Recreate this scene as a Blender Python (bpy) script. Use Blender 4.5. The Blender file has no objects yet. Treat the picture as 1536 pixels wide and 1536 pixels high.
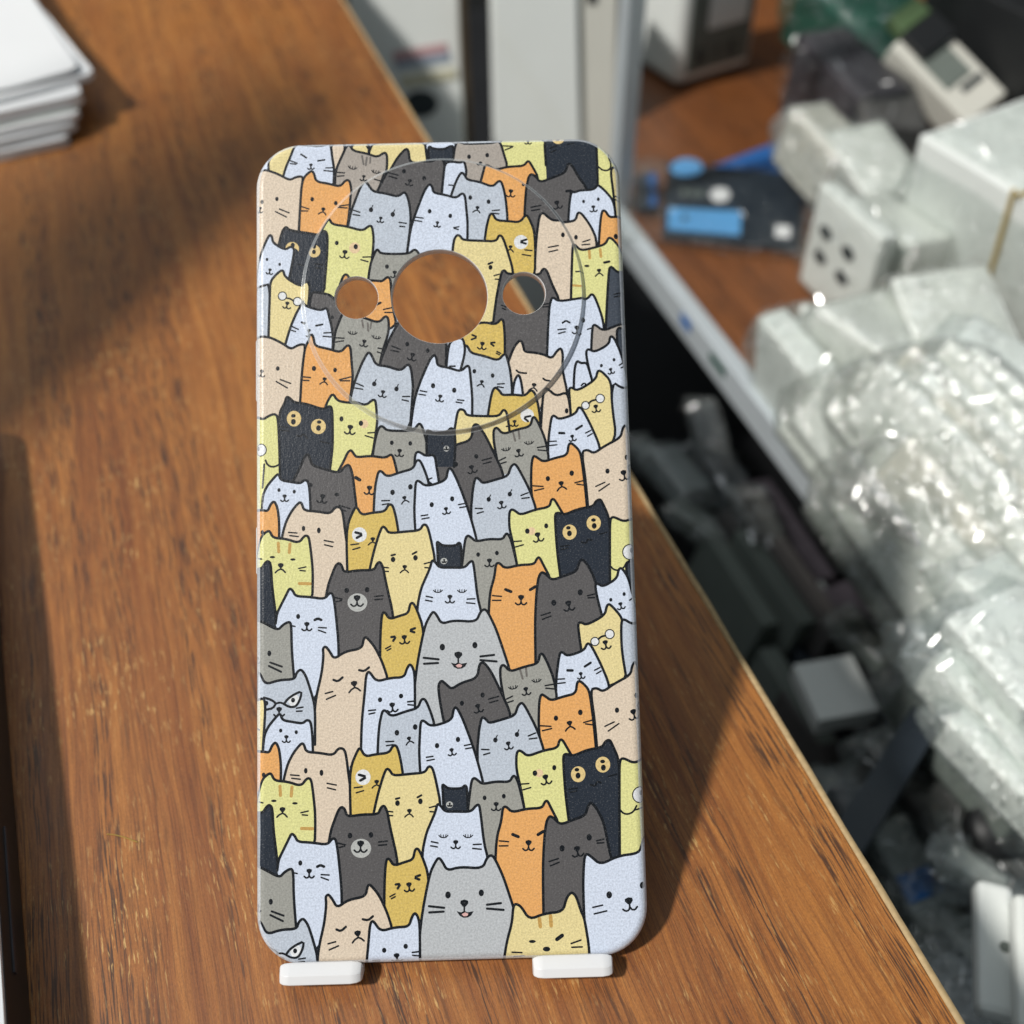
import bpy, bmesh, math, random, time
import numpy as np
from mathutils import Vector, Matrix, noise as mnoise
from mathutils.geometry import delaunay_2d_cdt
random.seed(11)
C = bpy.context.scene.collection
PI = math.pi
MM = 0.001
CAM_POS = [11.83964, -77.03126, 216.70334]
CAM_ROT = [[0.999645209, 0.025085974, -0.008952609], [-0.024496553, 0.733906106, -0.678809065], [-0.010458212, 0.678787538, 0.734260243]]
CASE_V = [0.0, 0.801246087, 0.598334946]
CASE_N = [0.0, -0.598334946, 0.801246087]
WORLD_S, SUN_S, FOCUS, APER, AREA_W = .19, 3.25, 212.0, 3.8, 6.0
# ---------------------------------------------------------------- the printed artwork (crowd of cats)
# every outline is noted in the coordinates of a close-up view, then carried onto the case's own plane (mm)
FR = {'A': (370, 190, 5.12), 'B': (650, 190, 5.12), 'C': (370, 470, 5.12), 'D': (660, 470, 5.12),
      'E': (370, 740, 5.12), 'F': (670, 740, 5.12), 'G': (370, 1000, 4.8), 'J': (670, 1200, 4.8)}
def lin(r, g, b):
    f = lambda c: (c/12.92 if c <= .04045 else ((c+.055)/1.055)**2.4)
    return (f(r/255), f(g/255), f(b/255))
INK = lin(18, 22, 28)
COL = {'W': lin(214, 224, 242), 'LB': lin(194, 203, 216), 'LG': lin(190, 194, 198), 'T': lin(172, 164, 156), 'TG': lin(160, 160, 154),
       'DG': lin(93, 91, 92), 'K': lin(40, 47, 58), 'K2': lin(68, 75, 86), 'O': lin(233, 173, 106), 'Y': lin(226, 224, 154),
       'LY': lin(232, 216, 158), 'MY': lin(218, 190, 106), 'BE': lin(224, 207, 186), 'ring': lin(226, 200, 140), 'pink': lin(234, 206, 166),
       'muzzle': lin(186, 188, 186), 'stripe': lin(200, 160, 90), 'dstripe': lin(112, 108, 104), 'white': lin(232, 234, 236), 'ink': INK,
       'tongue': lin(224, 180, 176)}
CATS = []
# cat(name, frame, colour, outline from one foot over the ears to the other, features, sort shift)
def cat(fr, col, pts, feats=(), key=0.0, name=None):
    CATS.append(dict(fr=fr, col=col, pts=pts, feats=list(feats), key=key, name=name))
def e(x, y, r=14, ry=None): return ('dot', x, y, r, ry or r*1.2)
def nose(x, y, k='s', s=1.0, a=0): return ('nose', x, y, k, s, a)
def wh(*segs): return ('lines', 7.5, segs)
def ln(w, *pts): return ('lines', w, [pts])
def lash(x, y, a=0): return ('lash', x, y, a)
def disc(c, x, y, rx, ry=None): return ('disc', c, x, y, rx, ry or rx)
def circ(x, y, r): return ('circ', x, y, r)
def soft(c, w, *pts): return ('soft', c, w, pts)
def tear(x, y): return ('tear', x, y)

# ---- upper rows
cat('A', 'LY', [(120,420),(150,240),(235,110),(370,90),(420,420)], key=-60)
cat('A', 'W', [(20,360),(60,290),(100,235),(145,240),(150,330),(150,420),(20,420)], key=-60)
cat('A', 'BE', [(630,420),(625,100),(720,80),(740,200),(680,420)], key=-70)
cat('A', 'LY', [(780,300),(790,90),(920,90),(920,300)], [wh(((900,150),(930,200)))], key=-75)
cat('A', 'LY', [(920,420),(925,80),(1345,80),(1370,270),(1390,420)], key=-72)
cat('A', 'W', [(255,420),(280,320),(320,230),(352,135),(372,105),(420,140),(560,150),(610,112),(628,150),(642,260),(655,330),(650,470)],
    [ln(9,(398,215),(440,242)), ln(9,(528,266),(580,258)), nose(475,300), wh(((310,262),(370,284)),((318,286),(360,292)),((590,320),(652,318)),((575,340),(650,347)))], key=-60)
cat('A', 'W', [(1340,330),(1345,90),(1600,90),(1600,330)], key=-90)
cat('A', 'K', [(1385,300),(1376,190),(1384,148),(1410,172),(1500,178),(1545,150),(1570,150),(1578,300)], [disc('muzzle',1440,270,22,14)], key=-40)
cat('B', 'W', [(50,560),(62,420),(75,300),(130,290),(190,300),(225,285),(245,400),(150,560)], [wh(((105,470),(135,472)))], key=10)
cat('B', 'T', [(130,290),(145,180),(160,112),(200,122),(225,135),(440,128),(475,105),(500,130),(530,230),(555,310),(480,500),(240,560),(215,380)],
    [e(257,234), e(397,222), nose(345,285,'s',1.0), ln(9,(240,100),(245,128)), ln(9,(440,100),(445,125))], key=-30)
cat('B', 'Y', [(500,110),(500,60),(835,60),(850,220),(905,480),(560,480),(530,230)], [nose(710,105), wh(((520,150),(595,155)),((535,182),(590,160)))], key=-60)
cat('B', 'K', [(848,300),(832,60),(1230,60),(1245,320),(1250,540),(860,520)], [disc('ring',942,90,46), e(940,88,14), wh(((880,170),(930,150)),((885,200),(925,182)),((1010,140),(1060,130)))], key=-55)
cat('B', 'Y', [(1240,640),(1242,300),(1235,60),(1500,60),(1500,640)], [ln(9,(1250,310),(1290,342),(1340,335),(1352,290),(1330,230),(1345,190)), disc('white',1400,240,48), circ(1400,240,48)], key=-58)
cat('B', 'LY', [(1390,700),(1370,520),(1345,340),(1370,305),(1420,330),(1500,330),(1500,700)], [wh(((1380,535),(1425,540)),((1380,560),(1425,570)))], key=-40)
cat('A', 'T', [(660,700),(660,430),(668,330),(720,215),(748,152),(770,138),(800,190),(900,208),(985,238),(1042,198),(1062,225),(1060,340),(1020,450),(980,600),(800,900)],
    [lash(795,318,12), lash(975,350,12), nose(882,388,'s',1.0,6), wh(((675,354),(735,358)),((680,384),(730,380)),((970,425),(1020,440))), soft('dstripe',16,(868,228),(880,292)), soft('dstripe',16,(905,240),(897,300)), soft('dstripe',14,(932,240),(930,282))])
cat('A', 'DG', [(985,530),(1020,460),(1080,345),(1140,240),(1208,166),(1228,195),(1235,275),(1320,285),(1400,292),(1450,268),(1480,265),(1508,300),(1500,420),(1480,560),(1480,960),(1150,960)],
    [e(1195,365), e(1350,418), nose(1240,440,'s',1.1,12), wh(((1075,375),(1150,395)),((1080,402),(1142,420)))])
cat('A', 'BE', [(20,1120),(20,330),(80,330),(150,340),(230,370),(312,415),(360,390),(405,384),(415,405),(400,520),(385,800),(380,920)],
    [e(215,558,13,16), e(100,580,13,16), nose(85,630,'s',1.0,10), wh(((235,635),(310,665)),((205,655),(290,697)))])
cat('A', 'O', [(383,900),(395,600),(405,450),(422,390),(478,340),(500,360),(515,425),(610,440),(700,465),(748,410),(775,420),(790,500),(785,620),(765,800),(720,960)],
    [e(487,560), e(668,590), nose(572,640,'f',1.2,8), wh(((400,615),(462,635)),((400,650),(452,650)),((705,630),(775,620)),((695,640),(762,645)))])
cat('A', 'LB', [(755,860),(790,680),(830,570),(870,470),(900,440),(925,470),(960,520),(1060,535),(1150,560),(1200,520),(1225,560),(1245,650),(1250,760),(1220,1010)],
    [tear(945,655), tear(1112,690), nose(1020,725,'s',1.0,8), wh(((805,660),(860,678)),((808,695),(860,703)),((1160,755),(1215,762)),((1165,785),(1205,788)))])
cat('B', 'O', [(350,440),(378,330),(386,298),(412,305),(460,335),(560,310),(680,305),(712,260),(740,300),(800,410),(760,760),(540,760)],
    [nose(580,520,'s',1.3,4), e(675,465,12)])
cat('B', 'DG', [(680,900),(690,560),(710,400),(735,363),(770,385),(805,430),(900,395),(1000,355),(1018,282),(1050,300),(1100,390),(1165,475),(1230,700),(1000,960)],
    [e(825,577,18,12), ln(14,(1008,498),(1050,494),(1040,510)), nose(935,590,'s',1.4,-14), wh(((735,640),(810,625)),((740,665),(800,655)))])
cat('B', 'W', [(1020,800),(1030,600),(1045,500),(1070,508),(1110,492),(1220,487),(1248,447),(1300,490),(1370,570),(1390,700),(1380,940),(1100,940)],
    [e(1140,577,11), e(1253,560,11), nose(1215,622,'s',1.1,-5)])
cat('B', 'LB', [(120,560),(160,440),(200,370),(225,390),(245,430),(340,445),(440,485),(488,435),(512,450),(540,560),(560,760),(520,1000),(240,1000)],
    [e(270,565), e(410,597), nose(325,645,'f',1.1,8), wh(((440,665),(495,660)),((445,685),(490,690)))])
cat('B', 'W', [(-210,990),(-185,800),(-145,680),(-85,520),(-45,460),(-22,480),(-12,530),(80,545),(160,570),(212,528),(232,560),(240,650),(252,760),(248,1010)],
    [e(-40,670), e(118,705), nose(20,760,'s',1.0,6), wh(((-150,715),(-90,722)),((-155,740),(-100,748)),((145,795),(185,788)),((148,800),(180,810)))])
cat('A', 'Y', [(540,870),(590,775),(625,722),(648,770),(760,785),(880,820),(932,780),(955,785),(968,880),(960,1000),(925,1240),(860,1340),(590,1330)],
    [disc('pink',822,950,42), e(685,912), e(830,940,16), nose(748,985,'s',1.4,8), wh(((885,1020),(945,1018)),((870,1040),(925,1055)))])
cat('A', 'K', [(225,940),(255,810),(285,768),(318,800),(450,818),(545,835),(595,816),(615,850),(612,1000),(600,1150),(588,1320),(330,1380)],
    [disc('ring',335,940,52), disc('K',345,975,40), e(340,912,15), disc('ring',513,975,47), e(513,940,14), e(511,980,14), wh(((520,1070),(580,1080)),((525,1100),(575,1108)),((380,1060),(420,1068)))], key=-4)
cat('B', 'MY', [(380,910),(395,790),(420,690),(442,688),(470,740),(560,745),(650,755),(695,695),(720,720),(770,840),(768,1250),(500,1250)],
    [disc('white',660,905,54), ln(11,(702,885),(645,903),(698,917)), nose(580,945,'f',1.1,4), wh(((690,965),(745,970)),((670,1000),(735,1010)))])
cat('B', 'BE', [(755,1340),(770,1000),(780,850),(800,700),(828,680),(870,720),(910,742),(1020,735),(1080,722),(1095,660),(1125,668),(1200,770),(1250,890),(1230,1400)],
    [e(980,850,14,18), e(1083,852,14,18), wh(((870,945),(945,932)),((875,980),(940,965)),((1135,888),(1190,870)),((1130,910),(1190,905)))])
cat('B', 'O', [(1255,1000),(1265,780),(1280,650),(1305,645),(1340,700),(1400,692),(1500,685),(1500,1000)], [e(1390,845,17)])
cat('A', 'W', [(20,1290),(60,1080),(100,960),(158,830),(180,845),(186,895),(280,950),(328,920),(352,945),(345,1000),(312,1180),(250,1340)],
    [e(142,1022,10), e(240,1060,10), nose(165,1105,'s',1.0,10)])
cat('A', 'TG', [(915,1330),(938,1080),(985,965),(1000,962),(1020,992),(1130,997),(1240,992),(1280,958),(1312,985),(1350,1100),(1350,1330)],
    [e(1070,1092), e(1210,1100), nose(1130,1140,'s',1.2)])
cat('B', 'LY', [(125,1100),(145,890),(168,852),(192,855),(215,890),(350,895),(470,900),(492,850),(520,865),(560,980),(610,1150),(560,1500),(200,1560)],
    [e(428,1098,15), ln(11,(412,1072),(442,1060)), wh(((455,1162),(495,1150)),((465,1188),(495,1190)))])
cat('B', 'Y', [(1042,1500),(1048,1150),(1055,920),(1072,905),(1120,955),(1230,930),(1310,905),(1335,850),(1370,870),(1440,950),(1500,1000),(1500,1560)],
    [e(1168,1072,20,9), ln(13,(1302,1046),(1340,1038)), nose(1262,1110,'f',1.2,-5), soft('stripe',22,(1185,950),(1190,1012)), soft('stripe',22,(1270,945),(1276,1000)), soft('stripe',18,(1055,1235),(1120,1240)), wh(((1080,1130),(1140,1128)))])
cat('B', 'DG', [(430,1700),(470,1350),(500,1190),(515,1130),(535,1118),(560,1150),(800,1160),(830,1105),(858,1118),(900,1230),(965,1360),(960,1840),(500,1900)],
    [wh(((515,1388),(548,1400)),((520,1410),(545,1420)),((832,1382),(872,1375)),((830,1400),(868,1398)))])
cat('B', 'K2', [(1305,1800),(1335,1100),(1355,1073),(1402,1120),(1450,1110),(1520,1100),(1520,1800)], [wh(((1380,1290),(1430,1275)),((1380,1310),(1425,1300)))])
cat('A', 'LB', [(20,1900),(20,1240),(110,1225),(170,1210),(170,1900)], key=-40)
cat('A', 'LY', [(150,1900),(165,1300),(168,1190),(220,1130),(265,1098),(282,1160),(400,1230),(465,1203),(482,1250),(470,1400),(380,1900)],
    [disc('white',262,1303,32), circ(262,1303,32), disc('white',378,1345,32), circ(378,1345,32), ln(9,(292,1318),(320,1322),(348,1340)), nose(300,1362,'s',1.2,10)])
cat('A', 'DG', [(480,1600),(482,1285),(560,1292),(650,1310),(740,1440),(740,1600)], [e(655,1480,12)], key=5)
cat('A', 'O', [(690,1290),(735,1162),(762,1148),(790,1192),(1000,1200),(1032,1206),(1075,1168),(1098,1190),(1105,1300),(1120,1420),(1150,1560),(900,1600)],
    [ln(13,(985,1385),(1022,1368)), wh(((1045,1420),(1110,1405)),((1055,1442),(1115,1442)))])
cat('C', 'W', [(265,320),(320,120),(370,0),(405,-60),(422,-88),(445,-40),(565,-5),(612,-30),(630,40),(650,120),(662,200),(655,360)],
    [ln(10,(530,110),(580,100)), ln(10,(410,70),(440,85)), nose(475,150,'s',1.1), wh(((330,100),(385,125)),((335,132),(365,142)),((590,165),(655,162)),((585,190),(650,196)))])
cat('D', 'W', [(40,460),(60,250),(100,215),(170,200),(190,300),(150,460)], [ln(9,(70,420),(110,418))], key=15)
cat('C', 'TG', [(655,440),(668,190),(705,80),(745,-10),(775,-37),(800,20),(900,50),(1010,88),(1060,33),(1085,55),(1088,160),(1030,330),(1000,560),(800,700)],
    [lash(810,165,6), lash(990,198,14), nose(900,232,'s',1.2,10), wh(((680,202),(745,205)),((680,235),(740,225)),((1005,280),(1065,292)),((1000,310),(1040,322))), soft('dstripe',15,(882,68),(892,122)), soft('dstripe',15,(925,90),(930,150)), soft('dstripe',14,(955,80),(945,130))])
cat('C', 'DG', [(1000,440),(1090,210),(1165,80),(1210,-30),(1450,-60),(1520,0),(1530,200),(1520,620),(1200,700)],
    [e(1228,250), e(1385,300), nose(1270,335,'s',1.3,14), wh(((1110,265),(1175,290)),((1105,297),(1165,310)))])
cat('D', 'MY', [(230,380),(150,200),(200,120),(320,80),(420,102),(465,53),(480,80),(490,200),(490,400)],
    [ln(10,(240,180),(282,197),(235,215)), ln(10,(412,238),(374,240),(405,264)), nose(318,250,'s',1.3,8), wh(((430,306),(460,322)),((425,320),(450,332)))])
cat('D', 'W', [(810,460),(820,100),(830,-50),(850,-112),(900,-75),(1060,-100),(1120,-107),(1155,-150),(1180,-125),(1235,20),(1255,130),(1250,600),(900,640)],
    [ln(10,(930,88),(957,70),(985,86)), e(1090,55,16), nose(1040,128,'s',1.4), wh(((895,140),(955,134)),((900,170),(950,156)),((1125,125),(1170,110)))])
cat('D', 'LB', [(120,440),(160,310),(185,260),(205,265),(230,318),(330,340),(440,377),(485,322),(505,340),(535,460),(550,620),(540,800),(235,860),(220,500)],
    [e(258,457), e(398,490), nose(315,540,'f',1.1,10), wh(((435,555),(488,552)),((435,575),(480,582)))])
cat('D', 'T', [(1150,420),(1160,105),(1180,85),(1245,137),(1350,95),(1410,73),(1500,60),(1500,420)])
cat('D', 'K2', [(1390,600),(1345,150),(1365,108),(1400,120),(1500,200),(1500,600)], key=12)
cat('C', 'BE', [(20,1000),(20,190),(110,178),(180,190),(270,235),(330,278),(385,245),(428,238),(440,260),(420,400),(405,640),(395,900)],
    [e(230,425,14,17), nose(105,450,'s',1.2,14), wh(((250,510),(330,540)),((218,525),(305,575)))])
cat('C', 'O', [(395,760),(410,500),(435,280),(450,240),(488,173),(510,190),(522,265),(620,285),(720,315),(770,256),(795,270),(805,400),(815,500),(795,680),(700,800)],
    [e(508,425,16), e(678,448), nose(590,510,'f',1.2,6), wh(((415,488),(482,495)),((415,515),(470,518)),((712,522),(800,500)),((720,530),(790,530)))])
cat('D', 'W', [(1175,560),(1130,400),(1113,300),(1130,273),(1180,300),(1290,240),(1300,173),(1330,190),(1380,300),(1430,460),(1500,560),(1400,640)],
    [e(1233,403,11), e(1330,358,11), nose(1305,435,'s',1.0,-14), wh(((1370,400),(1410,375)),((1385,420),(1415,405)))])
cat('D', 'BE', [(505,420),(560,270),(610,213),(630,260),(640,310),(720,315),(790,330),(850,360),(890,300),(920,278),(935,330),(930,420),(980,640),(940,760),(560,700)],
    [ln(10,(580,450),(600,468),(655,472)), ln(10,(785,512),(800,526),(835,530)), nose(715,565,'f',1.3,8)])
cat('D', 'W', [(545,700),(560,540),(593,477),(615,520),(640,700)], key=-20)
cat('D', 'LB', [(1320,1010),(1310,520),(1400,582),(1500,540),(1500,1010)], key=-50)
cat('D', 'W', [(1020,640),(1025,430),(1045,363),(1075,385),(1120,380),(1140,440),(1170,540),(1150,640)], [ln(9,(1080,555),(1100,535),(1120,552))])
cat('D', 'LY', [(1010,900),(990,650),(985,580),(1005,570),(1050,597),(1190,510),(1205,438),(1240,450),(1310,525),(1315,700),(1355,980),(1200,1060)],
    [disc('white',1113,708,30), circ(1113,708,30), disc('white',1225,655,33), circ(1225,655,33), ln(10,(1138,692),(1160,672),(1192,665)), nose(1192,720,'s',1.3,-10)], name='spec')
cat('C', 'LB', [(785,720),(820,560),(880,400),(930,308),(955,330),(990,410),(1080,420),(1180,455),(1235,400),(1258,430),(1275,560),(1270,660),(1250,940),(900,940)],
    [tear(978,550), tear(1148,588), nose(1045,618,'s',1.2,10), wh(((840,548),(895,572)),((830,585),(890,595)),((1195,650),(1250,650)),((1192,675),(1240,685)))])
cat('D', 'W', [(-235,960),(-205,700),(-165,560),(-85,370),(-47,328),(-32,360),(-25,415),(60,430),(155,460),(205,410),(222,430),(235,560),(245,680),(240,960)],
    [e(-57,568,16), e(105,602,16), nose(-2,652,'s',1.2,10), wh(((-155,605),(-105,615)),((-165,632),(-115,640)),((130,675),(180,680)),((120,692),(165,700)))])
cat('D', 'MY', [(355,860),(380,680),(400,600),(420,578),(455,610),(472,640),(560,635),(645,645),(690,598),(720,620),(750,700),(775,900),(600,1000)],
    [disc('white',665,785,52), ln(11,(690,790),(635,800),(672,830)), nose(568,835,'s',1.1)])
cat('D', 'BE', [(765,1000),(780,700),(790,600),(820,578),(885,637),(970,605),(992,700),(1010,900),(900,1000)], [e(968,750,14,20)])
cat('C', 'Y', [(20,1500),(20,800),(65,795),(120,817),(160,790),(205,773),(230,790),(240,900),(250,1150),(255,1500)],
    [disc('white',100,1050,46), circ(100,1050,46), e(75,1040,14), ln(10,(140,1130),(155,1165),(190,1182),(230,1172),(250,1155)), ln(10,(118,1340),(130,1160))])
cat('C', 'Y', [(585,760),(612,680),(652,613),(690,672),(750,685),(830,690),(915,718),(968,673),(990,680),(1000,800),(990,900),(955,1130),(860,1260),(640,1260)],
    [disc('pink',895,850,34), e(722,812,15,20), e(872,845,17,20), nose(790,880,'s',1.6,6), wh(((925,920),(985,915)),((905,940),(965,958)))])
cat('C', 'K', [(245,1320),(240,900),(245,760),(285,690),(298,640),(325,652),(355,685),(450,695),(580,740),(618,715),(650,718),(656,900),(655,1050),(620,1320)],
    [disc('ring',357,810,55,60), disc('ring',545,870,57,58), e(352,788,17,14), e(352,834,18), e(550,836,17,13), e(546,882,18), ln(9,(380,940),(410,948),(430,925),(460,960)), wh(((250,870),(310,878)),((255,898),(320,905)),((560,985),(630,1000)))], key=4)
cat('D', 'LY', [(80,1080),(110,900),(130,770),(150,745),(185,755),(200,795),(320,800),(450,800),(480,748),(505,765),(525,850),(545,1080)], [wh(((505,870),(545,862)))])
cat('C', 'TG', [(955,1180),(975,1000),(1000,900),(1020,868),(1042,870),(1070,900),(1180,905),(1290,900),(1320,853),(1345,870),(1370,960),(1400,1100),(1440,1330),(1050,1330)],
    [e(1110,995), e(1252,1000), nose(1170,1060,'s',1.3,4)])
cat('C', 'K', [(1385,1180),(1375,1000),(1380,908),(1405,912),(1430,928),(1540,920),(1565,888),(1592,905),(1600,1000),(1590,1180)], [disc('muzzle',1530,1040,22), nose(1530,1030,'s',.6), e(1500,1000,8)], key=3)
cat('C', 'W', [(1285,1250),(1288,1080),(1315,1060),(1370,1097),(1440,1085),(1455,1180),(1480,1330)], [wh(((1395,1275),(1420,1265)))])
cat('C', 'O', [(690,1230),(740,1140),(770,1070),(797,1048),(825,1090),(842,1106),(950,1095),(1060,1112),(1112,1078),(1135,1150),(1165,1280),(1160,1560),(850,1640)],
    [ln(17,(835,1262),(865,1280)), nose(940,1345,'s',1.5,4)])
# ---- the tile that repeats down the lower half (T = repeated once)
N0 = len(CATS)
cat('D', 'TG', [(445,1170),(410,1000),(405,900),(430,873),(480,930),(580,895),(690,870),(705,800),(725,798),(760,860),(810,980),(840,1150),(760,1420),(560,1300)],
    [lash(505,1045,-10), lash(680,995,-6), nose(600,1060,'s',1.3,-10), wh(((455,1130),(500,1108)),((465,1155),(505,1142)),((745,1032),(805,1022)),((750,1050),(810,1056))), soft('dstripe',16,(555,912),(575,980)), soft('dstripe',16,(600,902),(606,962))])
cat('D', 'W', [(830,1200),(825,1000),(850,800),(870,783),(910,817),(1035,775),(1060,718),(1090,738),(1160,870),(1230,1030),(1240,1240)],
    [ln(13,(912,920),(950,921)), ln(12,(1042,892),(1086,864)), nose(1012,948,'s',1.1,-10), wh(((840,985),(890,982)),((842,1016),(895,1010)),((1115,920),(1155,900)),((1130,945),(1165,925)))])
cat('D', 'DG', [(-10,1320),(-45,1150),(-60,1030),(-35,990),(0,1020),(42,1057),(110,1012),(235,975),(250,870),(283,858),(340,930),(400,1050),(500,1260),(480,1560),(100,1500)],
    [e(120,1160,15), e(275,1100,15), nose(240,1185,'s',1.4,-14), wh(((320,1130),(395,1110)),((330,1156),(390,1140)))])
cat('C', 'DG', [(330,1330),(400,1200),(440,1100),(467,1078),(486,1130),(502,1170),(600,1200),(710,1227),(745,1180),(782,1158),(810,1230),(830,1400),(870,1700),(480,1700)],
    [e(490,1320), e(690,1392,18,14), nose(580,1410,'s',1.5,8), wh(((710,1475),(790,1500)),((690,1495),(760,1520)))], name='once')
cat('C', 'LB', [(970,1640),(980,1350),(1005,1220),(1028,1208),(1075,1257),(1180,1220),(1275,1195),(1300,1128),(1330,1130),(1370,1220),(1405,1330),(1400,1760),(1060,1760)],
    [e(1118,1375,17), e(1255,1333,17), nose(1210,1420,'f',1.2,-14), wh(((1035,1440),(1095,1438)),((1040,1470),(1090,1462)))])
cat('D', 'O', [(725,1540),(697,1350),(700,1150),(715,1093),(740,1105),(790,1142),(880,1112),(975,1090),(985,1003),(1010,998),(1065,1050),(1082,1100),(1110,1300),(1140,1600),(850,1640)],
    [e(827,1270,16), e(1010,1228,17), nose(930,1310,'f',1.5,-10), wh(((712,1325),(790,1330)),((725,1362),(795,1346)),((1035,1302),(1100,1285)),((1050,1312),(1100,1319)))])
cat('D', 'BE', [(1150,1640),(1120,1300),(1085,1062),(1130,1048),(1180,1077),(1260,1020),(1385,955),(1400,880),(1428,853),(1450,900),(1520,1000),(1520,1640)],
    [e(1285,1212,16), e(1432,1105,14,20), nose(1410,1228,'s',1.7,-14), wh(((1195,1330),(1265,1298)),((1220,1365),(1300,1310))), ln(9,(1490,1155),(1455,1165),(1448,1190),(1470,1212))], key=-14)
cat('D', 'W', [(-175,1860),(-200,1536),(-195,1400),(-190,1300),(-172,1281),(-110,1332),(45,1285),(58,1200),(80,1186),(130,1280),(215,1500),(290,1760),(290,1860)],
    [e(-65,1470,16), e(92,1425,16), nose(45,1505,'s',1.2,-10), wh(((140,1470),(190,1460)),((150,1493),(200,1485)),((-145,1555),(-95,1548)),((-140,1580),(-85,1570)))], key=2)
cat('D', 'LB', [(260,1820),(235,1536),(250,1350),(270,1258),(300,1275),(325,1307),(420,1280),(520,1250),(540,1180),(570,1153),(600,1190),(690,1360),(750,1540),(740,1820)],
    [tear(373,1425), tear(535,1385), nose(470,1458,'s',1.3,-10), wh(((270,1498),(325,1500)),((285,1537),(332,1524)),((620,1400),(675,1378)),((628,1422),(685,1415)))])
cat('C', 'W', [(105,1760),(115,1410),(150,1330),(200,1270),(240,1228),(257,1282),(330,1295),(410,1307),(440,1280),(470,1290),(485,1400),(495,1760)],
    [e(245,1358,12), e(362,1370,12), nose(288,1408,'s',1.2)])
cat('F', 'Y', [(560,640),(510,380),(480,260),(480,150),(495,123),(520,130),(565,167),(680,125),(790,105),(802,48),(825,43),(870,120),(920,200),(900,700),(720,700)],
    [disc('pink',652,290,30), e(620,290,17,20), e(765,250,15,19), nose(700,322,'s',1.6,-12), wh(((515,370),(575,366)),((530,412),(590,395)))])
cat('F', 'K', [(940,1040),(890,740),(850,450),(835,250),(832,158),(855,148),(905,165),(1010,120),(1125,100),(1145,60),(1180,43),(1205,90),(1250,190),(1260,400),(1262,760),(1275,1040)],
    [disc('ring',945,298,54,58), disc('ring',1130,228,55,58), e(935,265,17,13), e(944,308,18), e(1128,205,18,13), e(1134,250,18), ln(10,(1040,375),(1075,385),(1085,350),(1115,360)), wh(((875,408),(940,400)),((880,432),(935,420)),((1170,315),(1235,298)))], key=5)
cat('F', 'Y', [(1262,1060),(1255,400),(1255,200),(1280,178),(1360,217),(1425,195),(1540,180),(1540,1060)],
    [disc('white',1412,450,58), circ(1412,450,58), e(1428,437,16), ln(9,(1262,560),(1285,585),(1320,592),(1360,575),(1385,530)), ln(8,(1372,560),(1440,545))])
cat('F', 'K2', [(1400,800),(1380,560),(1390,525),(1440,515),(1540,500),(1540,800)], key=4, name='once')
cat('F', 'TG', [(110,640),(130,450),(145,340),(165,323),(190,340),(225,370),(330,350),(430,355),(455,308),(475,315),(500,370),(560,620),(440,960),(260,940)],
    [e(243,470), e(387,458), nose(330,520,'s',1.4)])
cat('F', 'K', [(-60,640),(-70,440),(-76,368),(-55,383),(-30,402),(70,402),(95,376),(112,395),(120,640)], [disc('muzzle',-20,520,26,24), nose(-18,512,'s',.6)])
cat('E', 'O', [(10,420),(10,130),(60,130),(120,130),(160,137),(180,85),(208,58),(235,110),(250,240),(245,460)], [e(118,300,14)])
cat('E', 'BE', [(245,460),(290,240),(340,140),(400,68),(420,75),(437,132),(540,140),(640,157),(680,105),(718,108),(737,150),(760,330),(810,640),(640,860),(500,860)],
    [e(435,270,13,20), e(553,285,14,22), wh(((320,300),(385,305)),((330,325),(395,332)),((595,362),(665,375)),((598,395),(660,410)))])
cat('E', 'MY', [(775,640),(765,330),(780,220),(820,130),(840,98),(880,167),(960,150),(1060,140),(1090,83),(1120,90),(1150,200),(1180,400),(1000,660)],
    [disc('white',865,318,57), ln(13,(835,300),(895,315),(845,342)), nose(968,355,'f',1.3), wh(((800,395),(860,388)),((815,432),(870,416)))])
cat('E', 'LY', [(930,660),(970,470),(1010,330),(1040,253),(1065,265),(1090,307),(1210,295),(1330,285),(1355,238),(1385,245),(1410,330),(1455,540),(1400,700),(1330,1000),(1100,1000)],
    [e(1125,508,17), e(1297,495,17), ln(10,(1112,477),(1140,470)), ln(10,(1275,466),(1305,450)), nose(1215,568,'f',1.3), wh(((1060,568),(1090,572)),((1060,598),(1090,600)),((1365,541),(1415,528)),((1370,570),(1400,572)))], key=4)
cat('E', 'Y', [(20,560),(75,430),(110,330),(150,295),(175,288),(200,342),(300,350),(400,382),(445,323),(475,330),(490,420),(510,600),(505,860),(300,960),(200,960)],
    [e(197,490,20,9), e(355,508,20,9), nose(262,558,'f',1.6), soft('stripe',24,(242,382),(246,450)), soft('stripe',24,(332,388),(327,455)), soft('stripe',24,(405,692),(490,694)), wh(((400,577),(455,565)),((410,592),(450,596)),((75,500),(115,505)))], key=6)
cat('E', 'K', [(10,1060),(10,590),(75,580),(115,575),(140,535),(163,518),(186,540),(195,700),(215,850),(245,1080)])
cat('E', 'W', [(225,1000),(235,920),(270,850),(310,770),(330,728),(355,745),(377,790),(480,795),(600,812),(640,763),(665,773),(685,900),(715,1200),(700,1560),(370,1560)],
    [e(398,945,15,19), ln(13,(525,972),(550,960),(576,972)), nose(465,1008,'s',1.5), wh(((555,1030),(615,1033)),((555,1050),(610,1070)),((345,1015),(375,1022)))])
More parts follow.
